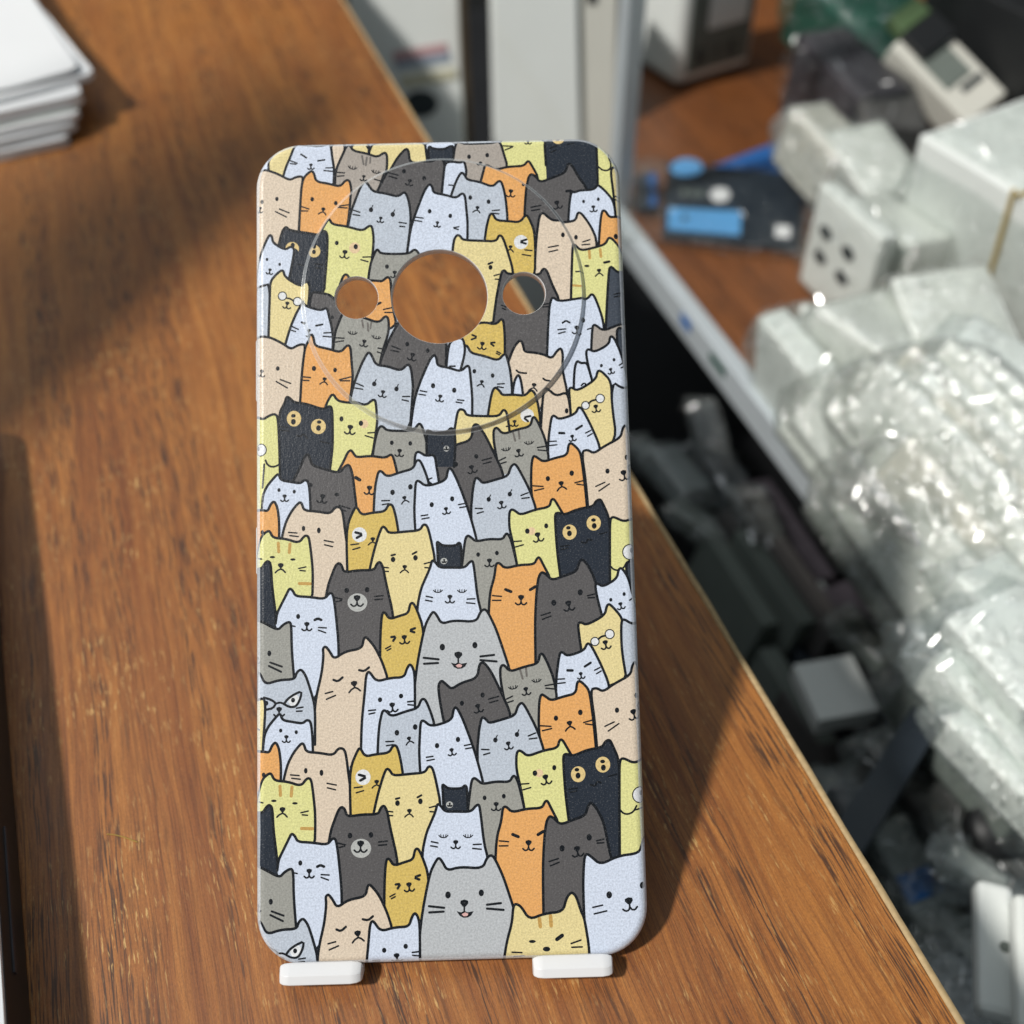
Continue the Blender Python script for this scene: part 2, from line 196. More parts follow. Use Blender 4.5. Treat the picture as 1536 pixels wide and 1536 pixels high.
cat('E', 'DG', [(600,860),(625,710),(650,640),(680,560),(705,533),(730,550),(747,607),(860,590),(980,590),(1000,540),(1025,523),(1050,570),(1070,680),(1135,950),(1140,1300),(700,1300)],
    [e(770,745,17,20), e(927,740,17,20), disc('muzzle',853,838,76,70), nose(850,808,'s',1.9), wh(((985,792),(1050,785)),((985,816),(1045,812)),((680,800),(735,812)),((690,832),(730,822)))], key=-6)
cat('E', 'TG', [(10,1540),(10,975),(70,975),(120,985),(242,1052),(280,1010),(330,983),(346,1010),(350,1200),(375,1480)],
    [e(178,1228,15,21), nose(70,1270,'s',1.2), ln(10,(185,1298),(275,1330)), ln(10,(175,1325),(270,1370))])
cat('E', 'MY', [(1030,1500),(1030,1150),(1035,1000),(1045,918),(1065,913),(1100,967),(1180,940),(1245,920),(1258,848),(1280,838),(1310,890),(1365,1040),(1380,1500)],
    [ln(12,(1297,1035),(1250,1052),(1292,1067)), ln(12,(1115,1103),(1152,1098),(1130,1132)), nose(1215,1108,'s',1.5,-6), wh(((1072,1192),(1110,1172)),((1083,1207),(1112,1192)))])
cat('F', 'W', [(-215,1060),(-225,880),(-195,730),(-155,640),(-125,570),(-112,513),(-90,523),(-55,570),(30,570),(140,572),(180,525),(203,518),(216,600),(240,800),(275,930),(260,1060)],
    [lash(-65,750), lash(120,750), nose(28,798,'s',1.4), wh(((-155,790),(-105,800)),((-160,820),(-110,829)),((160,812),(220,809),),((155,840),(220,846)))], key=8)
cat('F', 'O', [(325,960),(335,760),(370,640),(380,540),(405,533),(450,577),(560,550),(675,545),(695,500),(714,488),(745,550),(810,670),(800,1380),(450,1420)],
    [ln(15,(455,738),(498,755)), ln(15,(645,740),(685,716)), nose(575,803,'s',1.7), wh(((355,785),(425,791)),((355,822),(420,821)))])
cat('F', 'DG', [(690,1340),(683,1000),(690,800),(705,650),(730,603),(760,615),(812,667),(900,635),(1000,600),(1020,530),(1040,503),(1080,540),(1140,650),(1180,850),(1215,980),(1200,1400),(850,1460)],
    [e(827,840,19), e(1030,760,19), nose(940,848,'s',1.7,-10), wh(((730,937),(800,915)),((740,968),(805,942)),((1085,786),(1140,773)),((1090,802),(1140,800)))])
cat('F', 'W', [(1215,1000),(1160,800),(1143,700),(1165,693),(1205,717),(1310,655),(1325,578),(1350,573),(1400,650),(1440,800),(1540,960),(1540,1060),(1300,1060)],
    [e(1265,817,12), e(1367,773,12), nose(1340,852,'s',1.2,-14), wh(((1410,820),(1445,800)))], name='once')
cat('F', 'LB', [(1395,1460),(1350,1200),(1345,1000),(1360,960),(1432,1005),(1540,980),(1540,1460)], key=30, name='once')
cat('F', 'LY', [(1055,1300),(1025,1100),(1013,1000),(1035,988),(1080,1012),(1220,935),(1235,858),(1260,848),(1360,962),(1345,1050),(1360,1200),(1400,1420),(1250,1480)],
    [disc('white',1145,1137,32), circ(1145,1137,32), disc('white',1258,1080,35), circ(1258,1080,35), ln(10,(1172,1118),(1195,1098),(1225,1092)), nose(1225,1148,'s',1.5,-12)], key=6, name='once')
cat('F', 'LG', [(-250,2100),(-245,1536),(-220,1300),(-165,1020),(-125,940),(-100,906),(-75,930),(-36,1002),(60,975),(230,987),(265,905),(295,888),(320,910),(380,1030),(430,1170),(510,1410),(530,1800),(480,2100)],
    [e(-28,1180,20,25), e(222,1165,19,24), nose(95,1246,'o',2.2), ln(11,(265,1252),(370,1240)), ln(11,(265,1280),(390,1290)), ln(11,(-171,1262),(-56,1274)), ln(11,(-168,1308),(-60,1302))], key=6)
N1 = len(CATS)
cat('G', 'LB', [(60,560),(62,200),(66,80),(78,42),(100,50),(140,127),(240,95),(350,90),(365,40),(395,16),(430,60),(470,180),(500,290),(500,560)],
    [disc('white',345,240,40,45), ln(11,(275,268),(300,232),(345,200),(400,175),(396,220),(370,275),(345,290),(310,288),(275,268)), e(340,240,14), ln(10,(275,266),(245,256),(218,264)), ln(11,(130,222),(180,236),(218,262),(195,298),(150,308)), e(148,262,14), nose(240,310,'s',1.5), wh(((365,298),(412,290)),((365,320),(405,318)))], name='deep')
cat('G', 'LY', [(10,700),(10,245),(70,242),(132,224),(142,300),(120,640),(120,700)], [wh(((60,450),(95,455)))], key=-10, name='once')
cat('G', 'BE', [(478,700),(488,420),(505,220),(545,50),(558,-80),(552,-132),(572,-148),(600,-114),(634,-55),(712,-109),(834,-132),(848,-207),(867,-214),(928,-142),(984,-29),(1030,110),(1000,640),(760,720)],
    [ln(11,(630,94),(662,106),(696,76)), ln(11,(815,24),(852,32),(886,4)), nose(780,125,'f',1.7,-8), wh(((572,192),(625,178)),((580,234),(645,206)))], name='deep')
cat('G', 'W', [(830,700),(835,400),(855,200),(865,60),(885,28),(940,107),(1040,80),(1140,75),(1160,10),(1180,-20),(1200,0),(1217,60),(1220,400),(1200,700)],
    [e(967,237,15,17), e(1118,210,15,17), nose(1055,278,'s',1.5,-6), wh(((885,315),(935,310)),((888,340),(930,331)),((1165,252),(1210,247)),((1168,272),(1208,276)))], name='deep')
# ---- only at the bottom
cat('J', 'LY', [(425,1400),(430,1160),(450,1020),(488,880),(495,770),(510,743),(550,760),(612,857),(720,815),(855,800),(880,700),(915,658),(950,690),(985,800),(1010,850),(1050,1090),(1055,1400)],
    [e(635,1015,24,11), ln(17,(812,1000),(850,972)), ('dot',738,1070,26,17), soft('stripe',26,(685,852),(692,908)), soft('stripe',26,(765,832),(770,902)), wh(((490,1093),(560,1096)),((500,1135),(575,1124)),((915,1030),(985,1005)),((920,1057),(995,1054)))], key=120, name='once')
cat('J', 'W', [(1060,1400),(1010,900),(998,600),(1005,420),(1020,383),(1050,400),(1122,463),(1250,400),(1400,380),(1425,310),(1450,268),(1560,280),(1560,1400)],
    [e(1187,680,20,25), e(1428,612,20,24), nose(1330,728,'s',2.1,-10), wh(((1070,770),(1140,754)),((1080,817),(1170,795)))], key=120, name='once')
# ---------------------------------------------------------------- case plane
CW, CH, RC = 77.0, 167.8, 9.6         # case width, height, corner radius (mm)
ER = 1.9                              # rounding of the long edges
CORN = [(378.4, 215.4), (925, 203.4), (979.2, 1434.7), (386.7, 1451.8)]
def _hom():
    A = []
    for (x, y), (u, v) in zip(CORN, [(-CW/2, CH/2), (CW/2, CH/2), (CW/2, -CH/2), (-CW/2, -CH/2)]):
        A.append([x, y, 1, 0, 0, 0, -u*x, -u*y, -u]); A.append([0, 0, 0, x, y, 1, -v*x, -v*y, -v])
    return np.linalg.svd(np.array(A, float))[2][-1].reshape(3, 3)
HM = _hom()
def uv(px):
    p = np.asarray(px, float).reshape(-1, 2)
    q = np.c_[p, np.ones(len(p))] @ HM.T
    return q[:, :2] / q[:, 2:]
def fuv(fr, pts):
    ox, oy, s = FR[fr]
    return uv(np.asarray(pts, float).reshape(-1, 2) / s + [ox, oy])
def chaikin(p, n=2, k=.2):
    for _ in range(n):
        q = [p[0]]
        for a, b in zip(p[:-1], p[1:]):
            q += [a*(1-k) + b*k, a*k + b*(1-k)]
        q.append(p[-1]); p = np.array(q)
    return p
UNIT = .0263                          # mm per close-up unit
def build_prims():
    rep = uv([(856.5, 1085.4)])[0] - uv([(841.6, 725.9)])[0]
    rep2 = uv([(453, 1114.6)])[0] - uv([(447.8, 753.7)])[0]
    rep = (rep + rep2)/2
    jobs = []
    for i, c in enumerate(CATS):
        s = FR[c['fr']][2]
        top = min(p[1] for p in c['pts'])/s + FR[c['fr']][1] + c['key']
        jobs.append((top, i, c, np.zeros(2)))
        if i >= N0 and c['name'] != 'once':
            jobs.append((top + 361, i + .5, c, rep))
    jobs.sort(key=lambda j: (j[0], j[1]))
    prims = []                        # (kind, pts, width, colour)
    for top, _, c, off in jobs:
        fr = c['fr']; u = UNIT*(5.12/FR[fr][2])
        F = lambda pts: fuv(fr, pts) + off
        out = F(c['pts']); out = chaikin(out, 2, .22)
        prims.append(('fill', out, 0, c['col']))
        for f in c['feats']:
            k = f[0]
            def ell(x, y, rx, ry, n=14, a=0):
                t = np.linspace(0, 2*PI, n, endpoint=False)
                return F([(x + rx*math.cos(q), y + ry*math.sin(q)) for q in t])
            if k == 'dot': prims.append(('poly', ell(f[1], f[2], f[3]*1.05, f[4]*1.05), 0, 'ink'))
            elif k == 'disc': prims.append(('poly', ell(f[2], f[3], f[4], f[5], 26), 0, f[1]))
            elif k == 'circ':
                p = ell(f[1], f[2], f[3], f[3], 24); prims.append(('stroke', np.r_[p, p[:1]], 8.5*u, 'ink'))
            elif k == 'lines':
                for seg in f[2]: prims.append(('stroke', chaikin(F(seg), 1, .25) if len(seg) > 2 else F(seg), f[1]*u*1.6, 'ink'))
            elif k == 'soft': prims.append(('stroke', F(f[3:]), f[2]*u, f[1]))
            elif k == 'tear':
                x, y = f[1:]; prims.append(('poly', ell(x, y+4, 17, 19), 0, 'ink')); prims.append(('stroke', F([(x, y), (x+14, y-30)]), 9*u, 'ink'))
            elif k == 'lash':
                x, y, a = f[1:]; ca, sa = math.cos(math.radians(a)), math.sin(math.radians(a))
                R = lambda q: [(x + ca*px - sa*py, y + sa*px + ca*py) for px, py in q]
                prims.append(('stroke', chaikin(F(R([(-34, -6), (-18, 10), (18, 10), (34, -6)])), 1), 9*u, 'ink'))
                for q in ([(-16, 8), (-20, -12)], [(0, 10), (0, -10)], [(16, 8), (20, -12)]): prims.append(('stroke', F(R(q)), 7*u, 'ink'))
            elif k == 'nose':
                x, y, m, s, a = f[1:]; ca, sa = math.cos(math.radians(a)), math.sin(math.radians(a))
                R = lambda q: [(x + s*(ca*px - sa*py), y + s*(sa*px + ca*py)) for px, py in q]
                prims.append(('poly', F(R([(-13, -11), (0, -15), (13, -11), (14, -2), (5, 9), (-5, 9), (-14, -2)])), 0, 'ink'))
                w = (12 if s < 1.5 else 13.5)*u
                if m == 'f':
                    prims.append(('stroke', F(R([(0, 8), (0, 14), (-16, 22), (-26, 32)])), w, 'ink'))
                    prims.append(('stroke', F(R([(0, 14), (12, 20), (22, 31)])), w, 'ink'))
                elif m == 'o':
                    prims.append(('stroke', F(R([(0, 8), (0, 22)])), w, 'ink'))
                    prims.append(('poly', F(R([(-26, 24), (-10, 28), (0, 22), (10, 28), (32, 24), (24, 38), (12, 45), (-2, 46), (-15, 40)])), 0, 'ink'))
                    prims.append(('poly', F(R([(-9, 34), (3, 28), (14, 33), (10, 40), (-2, 41)])), 0, 'tongue'))
                else:
                    prims.append(('stroke', F(R([(0, 8), (0, 20)])), w, 'ink'))
                    prims.append(('stroke', chaikin(F(R([(0, 18), (-5, 29), (-16, 31), (-25, 23)])), 1), w, 'ink'))
                    prims.append(('stroke', chaikin(F(R([(0, 18), (5, 29), (16, 31), (25, 22)])), 1), w, 'ink'))
        prims.append(('stroke', out, 20.5*UNIT, 'ink'))
    return prims
def in_poly(pts, poly):
    x, y = pts[:, 0], pts[:, 1]; r = np.zeros(len(pts), bool)
    px, py = poly[:, 0], poly[:, 1]; qx, qy = np.roll(px, -1), np.roll(py, -1)
    for ax, ay, bx, by in zip(px, py, qx, qy):
        if ay == by: continue
        c = ((ay > y) != (by > y)) & (x < (bx-ax)*(y-ay)/(by-ay) + ax)
        r ^= c
    return r
def near_line(pts, line, w):
    r = np.zeros(len(pts), bool)
    for a, b in zip(line[:-1], line[1:]):
        d = b-a; L = d @ d
        t = np.clip(((pts-a) @ d)/max(L, 1e-12), 0, 1)
        q = a + t[:, None]*d
        r |= ((pts-q)**2).sum(1) <= w*w
    return r
def ribbon(line, w):
    keep = [0]
    for i in range(1, len(line)):
        if np.hypot(*(line[i]-line[keep[-1]])) > 1e-3: keep.append(i)
    p = line[keep]
    if len(p) < 2: return None
    t = np.zeros_like(p); t[1:-1] = p[2:]-p[:-2]; t[0] = p[1]-p[0]; t[-1] = p[-1]-p[-2]
    t /= np.maximum(np.hypot(t[:, 0], t[:, 1]), 1e-9)[:, None]
    n = np.c_[-t[:, 1], t[:, 0]]
    # round the ends
    ang = [math.atan2(n[-1][1], n[-1][0]) - PI*k/4 for k in range(1, 4)]
    cap1 = np.array([p[-1] + w*np.array([math.cos(a), math.sin(a)]) for a in ang])
    ang = [math.atan2(-n[0][1], -n[0][0]) - PI*k/4 for k in range(1, 4)]
    cap0 = np.array([p[0] + w*np.array([math.cos(a), math.sin(a)]) for a in ang])
    return np.r_[p + n*w, cap1, (p - n*w)[::-1], cap0]
def rrect(w, h, r, n=10, d=0.0):
    """rounded rectangle outline grown outwards by d"""
    out = []
    for cx, cy, a0 in ((w/2-r, h/2-r, 0), (-w/2+r, h/2-r, PI/2), (-w/2+r, -h/2+r, PI), (w/2-r, -h/2+r, 1.5*PI)):
        for k in range(n+1):
            a = a0 + PI/2*k/n
            out.append((cx + (r+d)*math.cos(a), cy + (r+d)*math.sin(a)))
    return np.array(out)
HOLES = [((657.5, 447.5), 72.5), ((533.5, 449.5), 33.0), ((783.5, 443.0), 33.0)]
RING = ((663.0, 443.0), 210.5)
PXMM = float(np.hypot(*(uv([(757.5, 447.5)])[0] - uv([(657.5, 447.5)])[0])))/100
def circle(c, r, n): return np.array([(c[0]+r*math.cos(2*PI*k/n), c[1]+r*math.sin(2*PI*k/n)) for k in range(n)])
KW, KH, KR = CW-2*ER, CH-2*ER, RC-ER   # flat core
WALL = 3.1
RING_H, RING_W = 1.25, .95
ringc = uv([RING[0]])[0]; ringr = RING[1]*PXMM
def bend(p):
    """flat artwork point -> position and normal on the case's outside (z = out of the back face)"""
    p = np.asarray(p, float)
    q = np.clip(p, [-(KW/2-KR), -(KH/2-KR)], [KW/2-KR, KH/2-KR])
    d = p-q; L = np.hypot(d[:, 0], d[:, 1])
    n = d/np.maximum(L, 1e-9)[:, None]
    s = L-KR
    a = np.clip(s/ER, 0, PI/2)
    flat = s <= 0
    pos = np.empty((len(p), 3)); nor = np.empty((len(p), 3))
    c = q + n*KR
    pos[:, :2] = np.where(flat[:, None], p, c + n*(ER*np.sin(a))[:, None])
    pos[:, 2] = np.where(flat, 0, -ER*(1-np.cos(a)) - np.maximum(s-ER*PI/2, 0))
    nor[:, :2] = np.where(flat[:, None], 0, n*np.sin(a)[:, None]); nor[:, 2] = np.where(flat, 1, np.cos(a))
    # raised camera disc
    rr = p-ringc; R = np.hypot(rr[:, 0], rr[:, 1])
    t = np.clip((ringr + RING_W/2 - R)/RING_W, 0, 1)
    pos[:, 2] += RING_H*t*t*(3-2*t)
    sl = RING_H*6*t*(1-t)/RING_W
    nor[:, :2] += sl[:, None]*rr/np.maximum(R, 1e-6)[:, None]
    nor /= np.linalg.norm(nor, axis=1)[:, None]
    return pos, nor
def build_print_mesh():
    prims = build_prims()
    S = ER*PI/2 + WALL
    V, Ed = [], []
    def add_loop(p, closed=True):
        b = len(V); V.extend(map(tuple, p)); n = len(p)
        Ed.extend((b+i, b+(i+1) % n) for i in range(n if closed else n-1))
    for d in (0, ER*.26, ER*.52, ER*.78, ER*1.05, ER*1.31, ER*PI/2, S):
        add_loop(rrect(KW, KH, KR, 12, d))
    for c, r in HOLES: add_loop(circle(uv([c])[0], r*PXMM, 72))
    for k in range(7): add_loop(circle(ringc, ringr + RING_W*(k/6-.5), 120))
    lim = np.array([KW/2+S, KH/2+S])
    fills = [(i, p[1], p[1].min(0), p[1].max(0)) for i, p in enumerate(prims) if p[0] == 'fill']
    def hidden(pts, level, margin=.25):
        h = np.zeros(len(pts), bool)
        lo, hi = pts.min(0), pts.max(0)
        for i, poly, a, b in fills:
            if i <= level or (a > hi).any() or (b < lo).any(): continue
            h |= in_poly(pts, poly)
        return h
    lv = 0
    for i, (kind, pts, w, col) in enumerate(prims):
        if kind == 'fill': lv = i; loop = pts
        elif kind == 'poly': loop = pts
        else: loop = ribbon(pts, w/2)
        if loop is None: continue
        loop = np.asarray(loop)
        if kind == 'fill':
            loop = loop[[0, -1]]
        h = hidden(loop, lv)
        m = (np.abs(loop) < lim).all(1)
        b = len(V); V.extend(map(tuple, np.clip(loop, -lim*1.3, lim*1.3))); n = len(loop)
        for j in range(n if n > 2 else 1):
            k = (j+1) % n
            if (h[j] and h[k]) or not (m[j] or m[k]): continue
            Ed.append((b+j, b+k))
    used = sorted({a for e_ in Ed for a in e_}); mp = {a: k for k, a in enumerate(used)}
    rs = np.random.RandomState(3)
    VV = [Vector((V[a][0] + rs.uniform(-4e-5, 4e-5), V[a][1] + rs.uniform(-4e-5, 4e-5))) for a in used]
    EE = [(mp[a], mp[b]) for a, b in Ed]
    vo, eo, fo = delaunay_2d_cdt(VV, EE, [], 0, 1e-5)[:3]
    P = np.array([(v[0], v[1]) for v in vo]); T = np.array([f for f in fo])
    cen = P[T].mean(1)
    q = np.clip(cen, [-(KW/2-KR), -(KH/2-KR)], [KW/2-KR, KH/2-KR])
    ok = np.hypot(*(cen-q).T) < KR + S - 1e-3
    for c, r in HOLES: ok &= np.hypot(*(cen-uv([c])[0]).T) > r*PXMM*math.cos(PI/72)-1e-4
    T, cen = T[ok], cen[ok]
    colid = np.zeros(len(T), int); names = ['LB'] + sorted(set(p[3] for p in prims)); idx = {n_: k for k, n_ in enumerate(names)}
    for kind, pts, w, col in prims:
        lo, hi = pts.min(0)-w, pts.max(0)+w
        s = np.where(((cen >= lo) & (cen <= hi)).all(1))[0]
        if not len(s): continue
        m = near_line(cen[s], pts, w/2) if kind == 'stroke' else in_poly(cen[s], pts)
        colid[s[m]] = idx[col]
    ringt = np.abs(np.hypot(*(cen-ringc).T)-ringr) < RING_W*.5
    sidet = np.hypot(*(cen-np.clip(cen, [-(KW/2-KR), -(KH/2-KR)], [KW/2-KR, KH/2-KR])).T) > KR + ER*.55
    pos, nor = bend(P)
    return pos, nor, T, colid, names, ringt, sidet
# ---------------------------------------------------------------- helpers
def mat(name): 
    m = bpy.data.materials.new(name); m.use_nodes = True
    nt = m.node_tree; return m, nt, nt.nodes['Principled BSDF'], nt.nodes['Material Output']
def N(nt, t, **kw):
    n = nt.nodes.new(t)
    for k, v in kw.items():
        if k.startswith('_'): setattr(n, k[1:], v)
        else: n.inputs[k.replace('__', ' ')].default_value = v
    return n
def coords(nt, scale=(1, 1, 1), loc=(0, 0, 0), rot=(0, 0, 0)):
    t = N(nt, 'ShaderNodeTexCoord'); mp = N(nt, 'ShaderNodeMapping')
    mp.inputs['Scale'].default_value = scale; mp.inputs['Location'].default_value = loc; mp.inputs['Rotation'].default_value = rot
    nt.links.new(t.outputs['Object'], mp.inputs[0]); return mp.outputs[0]
def ramp(nt, src, stops):
    r = N(nt, 'ShaderNodeValToRGB'); el = r.color_ramp.elements
    while len(el) < len(stops): el.new(.5)
    for e_, (p, c) in zip(el, stops): e_.position = p; e_.color = (*c, 1) if len(c) == 3 else c
    nt.links.new(src, r.inputs[0]); return r.outputs[0]
def mix(nt, fac, a, b, mode='MIX'):
    m = N(nt, 'ShaderNodeMix', _data_type='RGBA', _blend_type=mode)
    for s, v in ((0, fac), (6, a), (7, b)):
        if hasattr(v, 'links'): nt.links.new(v, m.inputs[s])
        else: m.inputs[s].default_value = v if s == 0 else (*v, 1)
    return m.outputs[2]
def noise(nt, vec, scale, detail=3, rough=.55, dist=0):
    n = N(nt, 'ShaderNodeTexNoise', Scale=scale, Detail=detail, Roughness=rough, Distortion=dist); nt.links.new(vec, n.inputs['Vector']); return n.outputs[0]
def bump(nt, bs, h, strength, dist):
    b = N(nt, 'ShaderNodeBump', Strength=strength, Distance=dist); nt.links.new(h, b.inputs['Height']); nt.links.new(b.outputs[0], bs.inputs['Normal'])
def plain(name, col, rough=.5, spec=.5, metal=0, vary=.12, scale=60):
    m, nt, b, o = mat(name)
    v = noise(nt, coords(nt), scale, 4)
    c = mix(nt, v, tuple(x*(1-vary) for x in col), tuple(min(1, x*(1+vary)) for x in col))
    nt.links.new(c, b.inputs['Base Color'])
    b.inputs['Roughness'].default_value = rough; b.inputs['Specular IOR Level'].default_value = spec; b.inputs['Metallic'].default_value = metal
    return m
def tag(o, label, cat_, group=None):
    o['label'] = label; o['category'] = cat_
    if group: o['group'] = group
    return o
def empty(name, loc=(0, 0, 0), rot=None):
    o = bpy.data.objects.new(name, None); C.objects.link(o); o.empty_display_size = .01
    M = Matrix.Translation(Vector(loc)*MM)
    if rot is not None: M = M @ rot.to_4x4()
    o.matrix_world = M; return o
def obj(name, bm, m, parent=None, smooth=False, loc=None, rot=None):
    """bmesh in mm -> object in metres"""
    bmesh.ops.scale(bm, vec=(MM, MM, MM), verts=bm.verts)
    bmesh.ops.recalc_face_normals(bm, faces=bm.faces)
    me = bpy.data.meshes.new(name); bm.to_mesh(me); bm.free()
    if m: me.materials.append(m)
    if smooth: me.polygons.foreach_set('use_smooth', [True]*len(me.polygons))
    o = bpy.data.objects.new(name, me); C.objects.link(o)
    if parent: o.parent = parent
    if loc is not None:
        M = Matrix.Translation(Vector(loc)*MM)
        if rot is not None: M = M @ rot.to_4x4()
        if parent: o.matrix_local = M
        else: o.matrix_world = M
    return o
def box(bm, c, d, bev=0, seg=2, R=None):
    g = bmesh.ops.create_cube(bm, size=1)['verts']
    bmesh.ops.scale(bm, vec=d, verts=g)
    if bev:
        es = list({e_ for v in g for e_ in v.link_edges})
        r = bmesh.ops.bevel(bm, geom=es, offset=bev, segments=seg, affect='EDGES', profile=.5)
        g = list({v for f in r['faces'] for v in f.verts} | {v for v in g if v.is_valid})
        # all verts of this island
        seen = set(g); st = list(g)
        while st:
            v = st.pop()
            for e_ in v.link_edges:
                w = e_.other_vert(v)
                if w not in seen: seen.add(w); st.append(w)
        g = list(seen)
    M = Matrix.Translation(Vector(c)) @ (R.to_4x4() if R is not None else Matrix())
    bmesh.ops.transform(bm, matrix=M, verts=g); return g
def prism(bm, pts, z0, z1):
    a = [bm.verts.new((x, y, z0)) for x, y in pts]; b = [bm.verts.new((x, y, z1)) for x, y in pts]
    n = len(pts); bm.faces.new(a[::-1]); bm.faces.new(b)
    for i in range(n): bm.faces.new((a[i], a[(i+1) % n], b[(i+1) % n], b[i]))
BM = bmesh.new

# ---------------------------------------------------------------- the camera's own place (mm), and a picture point carried to a real plane
CAM = np.array(CAM_POS); RW = np.array(CAM_ROT); FPX = 1600.0
def ray(px, py): return RW @ np.array([(px-768)/FPX, -(py-768)/FPX, -1.0])
def at(px, py, z=0.0):
    d = ray(px, py); return CAM + (z-CAM[2])/d[2]*d
def atY(px, py, Y):
    d = ray(px, py); return CAM + (Y-CAM[1])/d[1]*d
SUN = np.array([-.70, -.295, 1.0])
DANG = math.radians(18.02)                     # desk edge and shelf run this far off the y axis
RD = Matrix.Rotation(DANG, 3, 'Z')
DV = np.array([-math.sin(DANG), math.cos(DANG)]); XV = np.array([math.cos(DANG), math.sin(DANG)])

# ---------------------------------------------------------------- materials
def wood_material(name, lights, darks, streak_scale=1.0, specks=True, rough=.48):
    m, nt, b, o = mat(name)
    L = nt.links
    warp = noise(nt, coords(nt, (9, 2.2, 1)), 3.0, 3)
    base = coords(nt)
    # bend the grain a little
    sc = N(nt, 'ShaderNodeVectorMath', _operation='SCALE'); sc.inputs['Scale'].default_value = .010
    cmb = N(nt, 'ShaderNodeCombineXYZ'); L.new(warp, cmb.inputs[0]); L.new(cmb.outputs[0], sc.inputs[0])
    add = N(nt, 'ShaderNodeVectorMath', _operation='ADD'); L.new(base, add.inputs[0]); L.new(sc.outputs[0], add.inputs[1])
    def stretched(sx, sy, scale, detail, rough_=.6):
        mp = N(nt, 'ShaderNodeMapping'); mp.inputs['Scale'].default_value = (sx, sy, 1); L.new(add.outputs[0], mp.inputs[0])
        return noise(nt, mp.outputs[0], scale, detail, rough_)
    k = streak_scale
    b1 = stretched(40*k, 2.2*k, 1, 3); b2 = stretched(13*k, 1.6*k, 1, 2)
    bm_ = N(nt, 'ShaderNodeMix', _data_type='FLOAT'); bm_.inputs[0].default_value = .5; L.new(b1, bm_.inputs[2]); L.new(b2, bm_.inputs[3]); broad = bm_.outputs[0]
    mid = stretched(330*k, 9*k, 1, 3, .62)
    fine = stretched(2300*k, 105*k, 1, 5, .72)
    pores = stretched(2100*k, 75*k, 1, 3, .55)
    c = ramp(nt, broad, [(.36, darks[0]), (.62, lights[0])])
    c = mix(nt, .45, c, ramp(nt, mid, [(.36, darks[1]), (.66, lights[1])]))
    c = mix(nt, .75, c, ramp(nt, fine, [(.30, (.66, .62, .60)), (.52, (1, 1, 1)), (.74, (1.20, 1.19, 1.15))]), 'MULTIPLY')
    grit = stretched(3400, 1500, 1, 3, .7)
    c = mix(nt, .8, c, ramp(nt, grit, [(.34, (.72, .70, .68)), (.55, (1, 1, 1)), (.72, (1.16, 1.15, 1.12))]), 'MULTIPLY')
    # thin continuous year-ring lines
    yr = stretched(150*k, 2.6*k, 1, 4, .6)
    yd = N(nt, 'ShaderNodeMath', _operation='MULTIPLY'); yd.inputs[1].default_value = 8.0; L.new(yr, yd.inputs[0])
    yf = N(nt, 'ShaderNodeMath', _operation='FRACT'); L.new(yd.outputs[0], yf.inputs[0])
    yl = ramp(nt, yf.outputs[0], [(0, (.55, .48, .45)), (.08, (.70, .64, .60)), (.26, (1, 1, 1)), (.90, (1.04, 1.04, 1.02)), (1, (.9, .88, .86))])
    c = mix(nt, .8, c, yl, 'MULTIPLY')
    # dark open pores, clustered in bands that follow the grain
    clus = stretched(120*k, 3.4*k, 1, 3, .55)
    pm = ramp(nt, pores, [(.51, (0, 0, 0)), (.58, (.92, .92, .92))])
    gate = ramp(nt, clus, [(.44, (.14, .14, .14)), (.57, (1, 1, 1))])
    c = mix(nt, mix(nt, 1, pm, gate, 'MULTIPLY'), c, (.060, .022, .008))
    if specks:
        sp = stretched(1500, 190, 1, 3, .65); spg = noise(nt, coords(nt, (60, 25, 1)), 1.3, 3, .6)
        sm = ramp(nt, sp, [(.575, (0, 0, 0)), (.66, (1, 1, 1))]); sg = ramp(nt, spg, [(.42, (.04, .04, .04)), (.68, (.95, .95, .95))])
        c = mix(nt, mix(nt, 1, sm, sg, 'MULTIPLY'), c, (.66, .40, .14))
    L.new(c, b.inputs['Base Color'])
    rg = ramp(nt, fine, [(.2, (rough+.16,)*3), (.8, (rough-.06,)*3)])
    sm_ = ramp(nt, noise(nt, coords(nt, (14, 8, 1)), 1.6, 4, .6), [(.3, (.86,)*3), (.7, (1.2,)*3)]); L.new(mix(nt, 1, rg, sm_, 'MULTIPLY'), b.inputs['Roughness'])
    b.inputs['Specular IOR Level'].default_value = .6; b.inputs['Coat Weight'].default_value = .15; b.inputs['Coat Roughness'].default_value = .5
    bump(nt, b, fine, .3, .0003)
    return m
M_DESK = wood_material('desk_wood_laminate', [(.47, .182, .034), (.54, .218, .045)], [(.26, .076, .012), (.20, .052, .009)])
M_SHELF = wood_material('shelf_wood_laminate', [(.25, .085, .020), (.27, .095, .024)], [(.15, .048, .012), (.14, .044, .011)], .6, False, .4)
M_BAND = plain('worn_edge_band', (.46, .33, .17), .6, .3, 0, .45, 500)
M_ALU = plain('brushed_aluminium', (.56, .61, .64), .38, .5, .25, .1, 40)
M_WHITE = plain('white_plastic', (.80, .80, .81), .32, .5, 0, .02)
M_DARKDEV = plain('black_plastic', (.014, .015, .017), .35, .5, 0, .2)
M_SILVER = plain('pale_silver_lid', (.74, .76, .78), .35, .5, 0, .03)
M_PAPER = plain('paper_white', (.82, .83, .84), .75, .2, 0, .03, 20)
M_PAPER2 = plain('paper_grey_edges', (.66, .67, .68), .8, .2, 0, .10, 90)
M_FLOOR = plain('dark_cabinet_floor', (.012, .013, .015), .7, .3, 0, .4, 15)
M_WALL = plain('dim_back_wall', (.04, .042, .042), .8, .2, 0, .3, 8)
